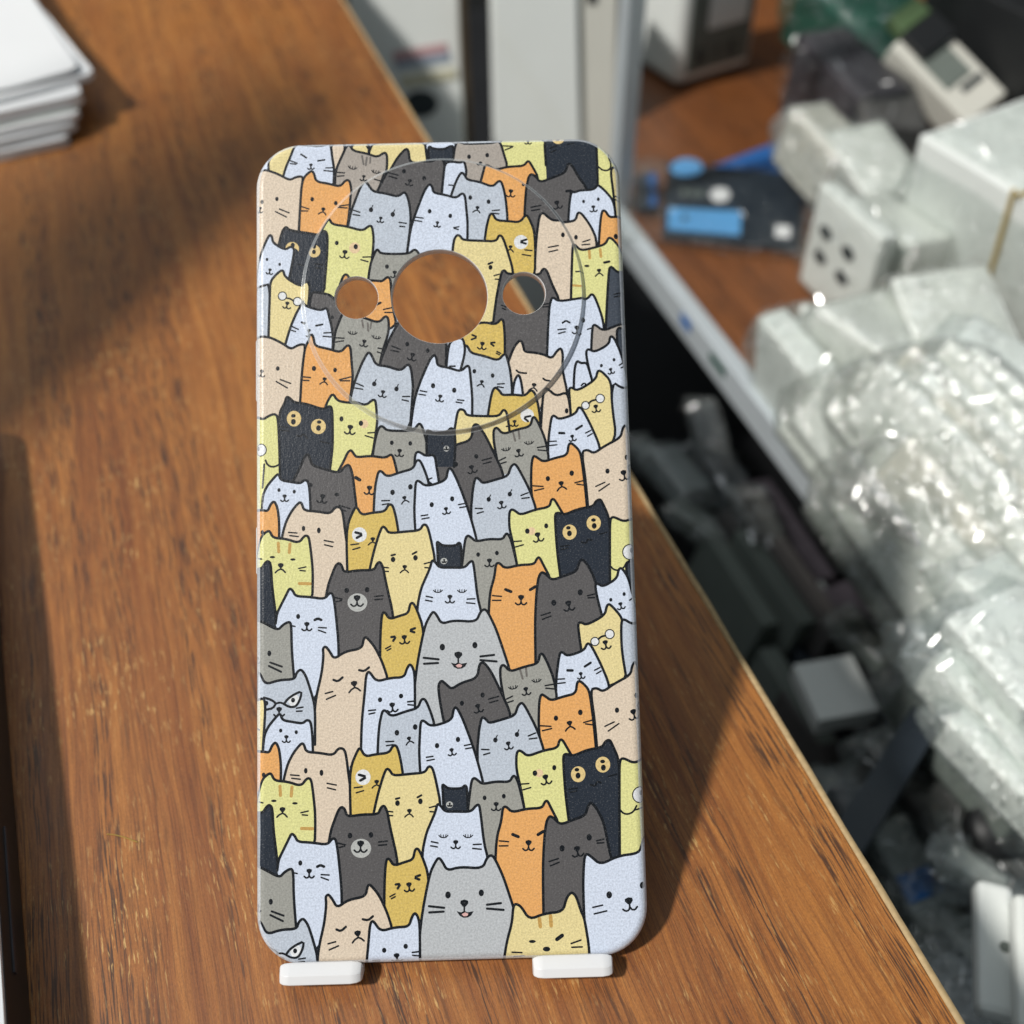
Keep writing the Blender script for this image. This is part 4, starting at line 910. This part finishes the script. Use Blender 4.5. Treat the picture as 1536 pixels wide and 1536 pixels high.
P_ = [  # label, px, py, z, w, l, h, yaw, tx, ty, material, film, extra
 ('thin white phone case with four dark camera holes, upright at the heap end', 'bagged case', 1268, 388, -84, 9, 52, 56, 2, 0, 0, M_OFFW, M_FILMC, holes4),
 ('cream edged pack behind the four hole case, under the dark purple pack', 'wrapped box', 1232, 232, -86, 26, 46, 34, 4, 8, 4, M_CREAM, M_FILM, None),
 ('milky wrapped box between the four hole case and the adapter', 'wrapped box', 1308, 268, -82, 34, 60, 26, -8, 4, -6, M_OFFW2, M_FILM, None),
 ('crinkled pack leaning on the left side of the rubber banded bundle', 'wrapped box', 1372, 312, -84, 26, 56, 24, 12, -6, 10, M_OFFW2, M_FILM, None),
 ('big white boxed bundle held by a yellow rubber band', 'boxed bundle', 1545, 352, -66, 66, 98, 78, 6, -2, -4, M_OFFW, M_FILMD, band),
 ('milky pack behind the four hole case, filling the gap to the banded bundle', 'wrapped box', 1330, 385, -88, 28, 50, 44, 4, -3, 4, M_OFFW2, M_FILM, None),
 ('upright thin white box standing at the left rim of the heap', 'wrapped box', 1203, 585, -96, 14, 62, 44, 0, 0, -6, M_OFFW, M_FILMD, None),
 ('clear bag of grey parts next to the upright thin white box', 'wrapped box', 1262, 600, -96, 24, 44, 20, -6, 3, 6, M_OFFW2, M_FILM, None),
 ('flat milky pack straight below the four hole case', 'wrapped box', 1272, 528, -92, 40, 44, 18, -14, 5, 8, M_OFFW2, M_FILM, None),
 ('broad crinkled pack in the middle of the heap, left of the bright glinting film', 'wrapped box', 1348, 530, -72, 44, 64, 22, 8, -5, 6, M_OFFW2, M_FILM, None),
 ('pack tucked under the near end of the rubber banded bundle', 'wrapped box', 1432, 505, -66, 40, 60, 20, -16, 8, -8, M_OFFW2, M_FILM, None),
 ('pack with the brightest glinting film, near the frame edge below the bundle', 'wrapped box', 1492, 590, -52, 40, 46, 18, 30, 10, -14, M_OFFW, M_FILMB, None),
 ('thin bagged case on edge in the upper slatted row, next to the aluminium rail end', 'wrapped case', 1270, 690, -92, 11, 72, 30, 0, 0, 24, M_OFFW2, M_FILM, None),
 ('thin bagged case on edge in the upper slatted row, second from the aluminium rail end', 'wrapped case', 1302, 690, -84, 9, 78, 30, 2, 3, 27, M_OFFW, M_FILM, None),
 ('thin bagged case on edge in the upper slatted row, third from the aluminium rail end', 'wrapped case', 1334, 688, -77, 12, 70, 30, -2, -2, 22, M_OFFW, M_FILM, None),
 ('thin bagged case on edge in the upper slatted row, fourth from the aluminium rail end', 'wrapped case', 1366, 684, -70, 10, 82, 30, 1, 2, 30, M_OFFW2, M_FILM, None),
 ('thin bagged case on edge in the upper slatted row, just left of the middle', 'wrapped case', 1398, 679, -64, 12, 76, 30, 3, 0, 26, M_OFFW, M_FILM, None),
 ('thin bagged case on edge in the upper slatted row, just right of the middle', 'wrapped case', 1430, 673, -59, 9, 84, 30, -1, 4, 31, M_CREAM, M_FILM, None),
 ('thin bagged case on edge in the upper slatted row, third from the frame edge', 'wrapped case', 1462, 666, -55, 11, 74, 30, 2, -3, 24, M_OFFW, M_FILM, None),
 ('thin bagged case on edge in the upper slatted row, second from the frame edge', 'wrapped case', 1494, 660, -51, 12, 80, 30, 0, 2, 28, M_OFFW2, M_FILM, None),
 ('thin bagged case on edge in the upper slatted row, against the frame edge', 'wrapped case', 1526, 655, -47, 10, 70, 30, 4, 0, 33, M_OFFW, M_FILM, None),
 ('thin bagged case in the lower slatted row, nearest the dark gap', 'wrapped case', 1318, 812, -96, 9, 64, 36, 0, 5, 22, M_SAGE, M_FILM, None),
 ('thin bagged case in the lower slatted row, second from the dark gap', 'wrapped case', 1362, 806, -86, 9, 70, 36, -2, 3, 28, M_OFFW2, M_FILM, None),
 ('thin bagged case in the lower slatted row, in the middle', 'wrapped case', 1406, 798, -78, 9, 66, 36, 2, 6, 25, M_CREAM, M_FILM, None),
 ('thin bagged case in the lower slatted row, nearest the frame edge', 'wrapped case', 1452, 788, -70, 9, 60, 36, 1, 2, 30, M_OFFW2, M_FILM, None),
 ('greenish bag at the lowest tip of the slatted rows', 'wrapped case', 1392, 885, -104, 16, 46, 26, -5, 6, 20, M_SAGE, M_FILMD, None),
]
for (lb, ct, px, py, z, w, l, h, yw, tx, ty, mm_, fm, ex) in P_:
    nm = {'bagged case': 'bagged_case', 'boxed bundle': 'box_bundle', 'wrapped case': 'wrapped_case', 'slim case': 'slim_case'}.get(ct, 'wrapped_box')
    pack(nm, lb, ct, px, py, z, w, l, h, yw, tx, ty, mm_, fm, G_A, extra=ex)
# dark goods at the top of the heap
pack('dark_packet', 'dark purplish packet in clear film, beside the green bag', 'packet', 1262, 150, -82, 34, 70, 50, 0, 6, 0, M_PURPLE, M_FILMC, 'dark goods at the back of the shelf')
pack('dark_packet', 'dark packet with a beige insert, under the purplish packet and left of the adapter', 'packet', 1318, 175, -78, 36, 54, 28, -20, 10, 8, M_DKCARD, M_FILMC, 'dark goods at the back of the shelf')
pack('green_bag', 'dark green translucent bag at the top edge of the heap', 'bag', 1300, 55, -70, 60, 80, 40, 12, 14, 0, M_GREEN, M_FILMG, 'dark goods at the back of the shelf', amp=5)
pack('black_carton', 'plain black carton behind the banded bundle, by the corner of the view', 'carton', 1512, 70, -60, 60, 90, 70, 8, 0, 0, M_BLACK, None, 'dark goods at the back of the shelf')
def adapter_bits(root, w, l, h):
    bm = BM(); box(bm, (-1, 4, h/2+.4), (w*.62, l*.42, .8), .3, 1); obj('face_plate', bm, M_SAGE, root)
    bm = BM(); box(bm, (3, l*.36, h/2+2), (w*.8, l*.3, 5), .6, 1); obj('black_cap', bm, M_BLACK, root)
    bm = BM(); box(bm, (4, -l*.22, h/2+.5), (w*.5, 4, 1), .2, 1); obj('slot', bm, M_INKD, root)
    bm = BM(); box(bm, (5, l*.62, h/2-2), (w*.7, l*.2, 8), .8, 1); obj('teal_tab', bm, M_TEAL, root)
pack('power_adapter', 'open beige white adapter with a black cap and slot, leaning among the dark packets', 'adapter', 1412, 120, -66, 34, 62, 20, 26, 26, -16, M_CREAM, None, None, extra=adapter_bits)

# blister packet and blue card on the shelf
zc = ZS+5.0
pl_, pr_ = at(985, 296, zc), at(1200, 318, zc)
xa_ = (pr_-pl_)[:2]; wl_ = float(np.linalg.norm(xa_)); xa_ /= wl_
p0 = (pl_+pr_)/2; ang_ = math.atan2(xa_[1], xa_[0])
RB = Matrix.Rotation(ang_, 3, 'Z')
def bl(px, py):
    q = at(px, py, zc)[:2]-p0[:2]; return float(q @ xa_), float(q @ np.array([-xa_[1], xa_[0]]))
pk = empty('blister_packet', p0, RB); tag(pk, 'dark navy packet with light blue panels in a clear sleeve, lying on the wooden shelf', 'packet')
def bpoly(nm, pts, z0, z1, m):
    bm = BM(); prism(bm, [bl(*q) for q in pts][::-1], z0, z1); return obj(nm, bm, m, pk)
def oval(cx, cy, rx, ry): return [(cx+rx*math.cos(2*PI*k/20), cy+ry*math.sin(2*PI*k/20)) for k in range(20)]
bpoly('card', [(1002, 243), (1205, 262), (1198, 372), (992, 352)], -3, 0, M_NAVY)
bpoly('blue_panel', [(1003, 312), (1112, 318), (1110, 354), (1001, 345)], .1, .5, M_LBLUE)
bpoly('blue_badge', oval(1030, 252, 24, 13), .1, .5, M_LBLUE)
bpoly('white_emblem', oval(1080, 293, 15, 11), .1, .5, M_WHITE)
bpoly('white_square', [(1163, 338), (1186, 340), (1185, 358), (1162, 356)], .1, .5, M_WHITE)
for q in range(3): bpoly('small_print', oval(1026+13*q, 289+q, 4, 6), .1, .4, M_SAGE)
bpoly('panel_mark', oval(1027, 329, 4, 4), .55, .8, M_NAVY)
bpoly('end_tab', [(952, 262), (984, 254), (986, 312), (956, 312)], -3, -.4, M_NAVY)
bpoly('tab_stripe', [(972, 262), (984, 259), (985, 308), (974, 308)], -.3, .1, M_BLUE)
SEED[0] += 1; o = obj('clear_sleeve', film_mesh(86, 96, 5, 33, 1.2, 10, 1.2), M_FILMC, pk, True, (-4, 0, -1.5), Matrix.Rotation(PI/2, 3, 'Z')); o.data.materials.append(M_CREASE)
for cx, cy in ((978, 247), (1000, 240), (1050, 368)):
    SEED[0] += 1
o = None
bm = BM(); prism(bm, [tuple(at(*q, ZS+1)[:2]) for q in ((1070, 250), (1178, 209), (1215, 226), (1214, 300), (1090, 300))][::-1], ZS+.4, ZS+1.6)
o = obj('blue_card', bm, M_BLUE); tag(o, 'deep blue card sticking out behind the navy packet', 'card')

# white device standing on the shelf at the top
p0 = at(1012, 138, ZS); p1_ = at(1125, 104, ZS)
ax_ = (p1_-p0)[:2]; wd_w = float(np.linalg.norm(ax_)); ang_ = math.atan2(ax_[1], ax_[0])
wd = empty('white_appliance', (p0[0], p0[1], ZS), Matrix.Rotation(ang_, 3, 'Z')); tag(wd, 'tall white boxed appliance with a grey printed side, standing on the shelf by the post', 'appliance')
bm = BM(); box(bm, (wd_w/2, 26, 122), (wd_w, 52, 240), 7, 4); obj('housing', bm, M_OFFW, wd)
bm = BM(); box(bm, (wd_w/2+1, -.2, 122), (wd_w-12, 1.2, 224), .4, 1); obj('side_panel', bm, M_SAGE, wd)
for zz, hh in ((50, 26), (86, 20), (118, 18)):
    bm = BM(); box(bm, (wd_w*.58, -1.0, zz), (wd_w*.5, .8, hh), .2, 1); obj('white_label', bm, M_OFFW, wd)
for q in range(3):
    bm = BM(); z_ = 20; x_ = wd_w*(.28+.21*q)
    # block letters B I E-like marks as printed on the panel
    if q == 0:
        for (a, b2, c2, d2) in ((-3, 0, 1.6, 10), (0, 4.4, 5, 1.4), (0, 0, 5, 1.4), (0, -4.4, 5, 1.4), (2.8, 0, 1.4, 8)): box(bm, (x_+a, -1.0, z_+b2), (c2, .5, d2))
    elif q == 1: box(bm, (x_, -1.0, z_), (2, .5, 10))
    else:
        for (a, b2, c2, d2) in ((-3, 0, 1.6, 10), (0, 4.4, 6, 1.4), (0, 0, 5, 1.4), (0, -4.4, 6, 1.4)): box(bm, (x_+a, -1.0, z_+b2), (c2, .5, d2))
    obj('printed_letter', bm, M_INKD, wd)

# cartons standing beyond the desk
def carton(name, label, xa, xb, Y, depth, zt_, m, z0=-415, yaw=0, group='cartons standing behind the desk'):
    a = atY(xa, 100, Y); b2 = atY(xb, 100, Y); w = b2[0]-a[0]
    zp = a[2]; r = empty(name, ((a[0]+b2[0])/2, Y, zp), Matrix.Rotation(math.radians(-20), 3, 'X')); tag(r, label, 'carton', group)
    bm = BM(); box(bm, (0, depth/2, (zt_-zp-(zp-z0))/2), (w, depth, zt_-z0), 1.5, 2); obj('box', bm, m, r); return r, w
r, w = carton('printed_carton', 'pale carton with faded red and blue print, nearest the desk edge', 530, 692, 600, 60, 30, M_OFFW)
Z = lambda py, Y: atY(640, py, Y)[2]
def patch(root, nm, xa, ya, xb, yb, Y, m, wroot, tilt=0):
    A = atY(xa, ya, Y); B = atY(xb, yb, Y); L0 = root.matrix_world.translation/MM
    bm = BM(); box(bm, (0, 0, 0), (abs(B[0]-A[0]), .8, abs(A[2]-B[2])), .2, 1, Matrix.Rotation(math.radians(tilt), 3, 'Y'))
    bmesh.ops.translate(bm, verts=bm.verts, vec=((A[0]+B[0])/2-L0[0], -.5, (A[2]+B[2])/2-L0[2])); obj(nm, bm, m, root)
patch(r, 'red_print', 588, 74, 672, 86, 600, M_RED, w, -8); patch(r, 'blue_print', 592, 86, 676, 97, 600, plain('faded_blue_print', (.30, .36, .44), .7), w, -8)
patch(r, 'ochre_stripe', 600, 108, 686, 122, 600, plain('ochre_print', (.56, .54, .40), .7), w, -8)
bm = BM(); A = atY(632, 150, 600); L0 = r.matrix_world.translation/MM
g = bmesh.ops.create_cone(bm, cap_ends=True, segments=24, radius1=9, radius2=9, depth=.8)['verts']
bmesh.ops.transform(bm, matrix=Matrix.Translation((A[0]-L0[0], -.4, A[2]-L0[2])) @ Matrix.Rotation(PI/2, 4, 'X') @ Matrix.Diagonal((1.25, .9, 1, 1)), verts=g); obj('dark_oval', bm, M_INKD, r)
bm = BM(); a = atY(692, 100, 596); b2 = atY(704, 100, 596)
box(bm, ((a[0]+b2[0])/2, 601, -200), (b2[0]-a[0], 10, 430), .6, 1); o = obj('wooden_slat', bm, M_BROWN); tag(o, 'thin brown upright slat beside the dark gap', 'slat')
r, w = carton('white_carton', 'large white carton with a slanted fold, between the dark gap and the cream carton', 737, 870, 580, 40, -24, M_OFFW)
# slanted flap in front of it
a, b2, c2 = atY(742, -20, 575), atY(866, -20, 575), atY(866, 215, 575); d2 = atY(745, 40, 575)
L0 = r.matrix_world.translation/MM
bm = BM(); vs = [bm.verts.new((p[0]-L0[0], y_-L0[1], p[2]-L0[2])) for y_ in (571, 574) for p in (a, b2, c2, d2)]
for f in ((0, 1, 2, 3), (7, 6, 5, 4), (0, 4, 5, 1), (1, 5, 6, 2), (2, 6, 7, 3), (3, 7, 4, 0)): bm.faces.new([vs[i] for i in f])
obj('folded_flap', bm, M_OFFW, r)
r, w = carton('cream_carton', 'narrow cream carton with a dark notch, beside the aluminium post', 872, 925, 575, 40, -24, M_CREAM)
patch(r, 'dark_notch', 884, -14, 898, 12, 575, M_BLACK, w)

# ---------------------------------------------------------------- lower level, right of the desk: bags and cartons in the shade
LOW = -215.0
low = empty('storage_crate', (0, 0, 0)); tag(low, 'dark slate plastic crate holding the bags right of the desk', 'crate')
q0, q1 = at(1238, 1262, -112)[:2], at(1408, 1000, -112)[:2]
dv = (q1-q0)/np.linalg.norm(q1-q0)
bm = BM(); n2 = np.array([dv[1], -dv[0]])
prism(bm, [q0-dv*120, q1+dv*60, q1+dv*60+n2*11, q0-dv*120+n2*11], -260, -112); obj('rim', bm, M_SLATE, low)
bm = BM(); prism(bm, [q0-dv*120+n2*11.5, q1+dv*60+n2*11.5, q1+dv*60+n2*260, q0-dv*120+n2*260], -270, -200); obj('crate_floor', bm, M_SLATE, low)
G_B = 'bagged white goods in the crate'
for i, (lb, px, py, z, w, l, h, yw, tx, ty, m_, fm) in enumerate([
 ('bluish bag of white boxes, topmost in the crate, below the dark diagonal gap', 1518, 925, -70, 26, 38, 16, 10, 4, 6, M_OFFW2, M_FILMB),
 ('creamy box inside a glinting bag, at the frame edge under the topmost bag', 1525, 985, -66, 30, 38, 16, 4, 0, -6, M_OFFW, M_FILMB),
 ('slim bag of grey white boxes along the crate rim', 1432, 1025, -92, 14, 40, 20, 6, 0, 8, M_GREY, M_FILMB),
 ('bright wrapped box in the middle of the crate bags', 1490, 1075, -78, 20, 46, 18, 8, 2, 4, M_OFFW2, M_FILMB),
 ('shiny wrapped box at the frame edge, lowest of the bright crate bags', 1530, 1165, -80, 20, 48, 16, 10, 0, 0, M_OFFW2, M_FILMB),
 ('dim grey pack leaning against the crate rim below the bright bags', 1448, 1125, -118, 16, 60, 24, 6, 0, 8, M_SAGE, M_FILMD),
 ]): pack('goods_bag', lb, 'bag', px, py, z, w, l, h, yw, tx, ty, m_, fm, G_B)
G_C = 'dim goods lying low between crate and desk'
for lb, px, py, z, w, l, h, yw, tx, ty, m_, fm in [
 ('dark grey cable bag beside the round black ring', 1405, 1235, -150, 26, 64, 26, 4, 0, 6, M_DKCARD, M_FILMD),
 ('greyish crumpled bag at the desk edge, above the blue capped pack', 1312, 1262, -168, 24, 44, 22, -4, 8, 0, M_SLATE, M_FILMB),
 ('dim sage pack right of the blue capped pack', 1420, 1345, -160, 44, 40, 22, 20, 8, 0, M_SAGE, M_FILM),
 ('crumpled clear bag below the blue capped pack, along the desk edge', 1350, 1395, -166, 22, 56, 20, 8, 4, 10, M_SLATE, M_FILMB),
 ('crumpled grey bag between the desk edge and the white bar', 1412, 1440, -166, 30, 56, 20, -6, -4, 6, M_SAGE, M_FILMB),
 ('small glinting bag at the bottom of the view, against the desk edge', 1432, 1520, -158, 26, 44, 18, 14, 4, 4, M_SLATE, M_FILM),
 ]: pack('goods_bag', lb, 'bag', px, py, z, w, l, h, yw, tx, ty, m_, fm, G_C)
def bluecap(root, w, l, h):
    bm = BM(); box(bm, (0, -l*.24, h/2+.4), (w*.9, l*.30, .8), .2, 1); obj('blue_cap', bm, plain('bright_blue_plastic', (.02, .16, .50), .4), root)
pack('capped_pack', 'small white pack with a bright blue cap, by the desk edge', 'packet', 1350, 1300, -150, 17, 32, 14, 0, 14, 4, M_GREY, M_FILMD, None, extra=bluecap)
def bardot(root, w, l, h):
    bm = BM(); g = bmesh.ops.create_cone(bm, cap_ends=True, segments=12, radius1=1.5, radius2=1.5, depth=.6)['verts']; bmesh.ops.translate(bm, verts=g, vec=(2, 0, h/2+.2)); obj('dot', bm, M_SAGE, root)
pack('white_bar', 'smooth white upright bar with a small dot, at the bottom right', 'bar', 1490, 1425, -88, 10.5, 38, 7, ypx(1490, 1530, 1484, 1310, -75), 0, 0, M_OFFW, None, None, bev=3, extra=bardot)
pack('white_bar', 'second white bar cut off by the right frame edge', 'bar', 1548, 1450, -80, 10.5, 38, 7, ypx(1548, 1530, 1540, 1310, -80), 0, 0, M_OFFW2, None, None, bev=3)
bm = BM(); p0 = at(1490, 1245, -128)
bmesh.ops.create_cone(bm, cap_ends=True, segments=32, radius1=9.5, radius2=9.5, depth=8)
o = obj('black_ring_cap', bm, M_BLACK, None, True, p0, rot(0, 20, 10)); tag(o, 'round black cap among the dim bags', 'cap')
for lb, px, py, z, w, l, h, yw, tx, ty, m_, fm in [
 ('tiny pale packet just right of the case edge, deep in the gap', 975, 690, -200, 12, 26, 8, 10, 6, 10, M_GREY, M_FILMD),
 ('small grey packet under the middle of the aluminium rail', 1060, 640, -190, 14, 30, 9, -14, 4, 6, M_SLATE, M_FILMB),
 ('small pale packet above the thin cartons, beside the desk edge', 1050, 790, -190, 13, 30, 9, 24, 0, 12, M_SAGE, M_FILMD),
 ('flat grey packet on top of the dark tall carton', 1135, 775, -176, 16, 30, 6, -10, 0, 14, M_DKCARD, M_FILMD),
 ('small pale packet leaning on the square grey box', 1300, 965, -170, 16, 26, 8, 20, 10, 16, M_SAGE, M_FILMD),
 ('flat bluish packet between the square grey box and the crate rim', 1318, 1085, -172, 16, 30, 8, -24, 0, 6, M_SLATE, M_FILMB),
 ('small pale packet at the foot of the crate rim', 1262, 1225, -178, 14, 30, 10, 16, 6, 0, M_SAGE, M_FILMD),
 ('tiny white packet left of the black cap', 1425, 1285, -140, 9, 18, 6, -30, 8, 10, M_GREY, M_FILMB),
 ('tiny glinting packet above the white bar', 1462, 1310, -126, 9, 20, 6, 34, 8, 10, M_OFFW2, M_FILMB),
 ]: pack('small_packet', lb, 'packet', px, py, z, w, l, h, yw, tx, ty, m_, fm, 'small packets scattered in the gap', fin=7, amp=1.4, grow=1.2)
G_D = 'thin cartons standing on edge under the shelf'
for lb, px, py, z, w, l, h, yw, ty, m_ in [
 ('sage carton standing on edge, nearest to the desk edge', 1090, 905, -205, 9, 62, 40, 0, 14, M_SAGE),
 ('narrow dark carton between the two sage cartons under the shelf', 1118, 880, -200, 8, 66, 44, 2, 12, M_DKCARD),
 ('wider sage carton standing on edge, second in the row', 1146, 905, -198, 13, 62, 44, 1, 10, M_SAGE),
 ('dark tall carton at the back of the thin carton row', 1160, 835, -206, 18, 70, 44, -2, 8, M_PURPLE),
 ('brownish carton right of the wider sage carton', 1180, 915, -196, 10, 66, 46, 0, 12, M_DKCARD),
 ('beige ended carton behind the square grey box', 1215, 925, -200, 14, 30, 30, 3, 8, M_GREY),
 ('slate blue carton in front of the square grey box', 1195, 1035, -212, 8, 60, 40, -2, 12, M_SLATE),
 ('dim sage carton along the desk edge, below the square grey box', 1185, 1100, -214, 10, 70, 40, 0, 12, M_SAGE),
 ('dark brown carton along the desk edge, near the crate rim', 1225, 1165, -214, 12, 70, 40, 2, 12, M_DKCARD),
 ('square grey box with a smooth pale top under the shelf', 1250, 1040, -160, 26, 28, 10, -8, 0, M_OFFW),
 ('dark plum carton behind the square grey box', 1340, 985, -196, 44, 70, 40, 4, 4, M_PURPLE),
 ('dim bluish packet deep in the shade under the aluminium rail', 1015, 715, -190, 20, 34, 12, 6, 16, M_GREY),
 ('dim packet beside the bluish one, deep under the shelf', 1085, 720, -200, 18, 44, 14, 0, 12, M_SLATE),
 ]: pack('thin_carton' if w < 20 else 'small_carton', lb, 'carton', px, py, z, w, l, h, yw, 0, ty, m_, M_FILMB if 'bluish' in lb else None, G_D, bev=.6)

# an added, unseen panel towards the sun throws the soft band of shade across the desk
s_ = SUN/np.linalg.norm(SUN)
bm = BM(); q = []
for (px, py), d in (((-160, 830), 340), ((500, 185), 340), ((520, 60), 1250), ((-160, 365), 1250)): q.append(at(px, py) + s_*d)
va = [bm.verts.new(v) for v in q]; vb_ = [bm.verts.new(v + np.array([0, 0, 8.0])) for v in q]
bm.faces.new(va); bm.faces.new(vb_[::-1])
for i in range(4): bm.faces.new((va[i], va[(i+1) % 4], vb_[(i+1) % 4], vb_[i]))
o = obj('shade_panel', bm, M_WALL); o['kind'] = 'structure'      # added blocker, tilted to shape the shade's soft edges, out of view

# ---------------------------------------------------------------- light
sc = bpy.context.scene
w = bpy.data.worlds.new('World'); sc.world = w; w.use_nodes = True
bg = w.node_tree.nodes['Background']; bg.inputs[0].default_value = (.80, .93, 1.0, 1); bg.inputs[1].default_value = WORLD_S
al = bpy.data.lights.new('fill_light', 'AREA'); al.shape = 'RECTANGLE'; al.size = 1.4; al.size_y = 1.0; al.energy = AREA_W; al.color = (.90, .96, 1.0)  # fill lamp added for film highlights and desk sheen
ao = bpy.data.objects.new('fill_light', al); C.objects.link(ao); td = Vector((-.25, .50, .83)); ao.location = Vector((-.08, .04, 0)) + td*2.0; ao.rotation_euler = td.to_track_quat('Z', 'Y').to_euler()
ld = bpy.data.lights.new('sun', 'SUN'); ld.energy = SUN_S; ld.angle = math.radians(4.6); ld.color = (1.0, .965, .915)
so = bpy.data.objects.new('sun', ld); C.objects.link(so); so.rotation_euler = Vector(SUN).to_track_quat('Z', 'Y').to_euler()

# ---------------------------------------------------------------- camera
cd = bpy.data.cameras.new('camera'); co = bpy.data.objects.new('camera', cd); C.objects.link(co); sc.camera = co
cd.sensor_width = 36; cd.lens = 36*FPX/1536; cd.clip_start = .01; cd.clip_end = 20
M4 = Matrix(RW.tolist()).to_4x4(); M4.translation = Vector(CAM)*MM; co.matrix_world = M4
cd.dof.use_dof = True; cd.dof.focus_distance = FOCUS*MM; cd.dof.aperture_fstop = cd.lens/APER; cd.dof.aperture_blades = 0
sc.view_settings.view_transform = 'Standard'; sc.view_settings.look = 'None'; sc.view_settings.exposure = 0; sc.view_settings.gamma = 1
sc.cycles.use_denoising = True
sc.cycles.max_bounces = 10; sc.cycles.transparent_max_bounces = 24; sc.cycles.diffuse_bounces = 3; sc.cycles.glossy_bounces = 3
sc.cycles.sample_clamp_indirect = 6
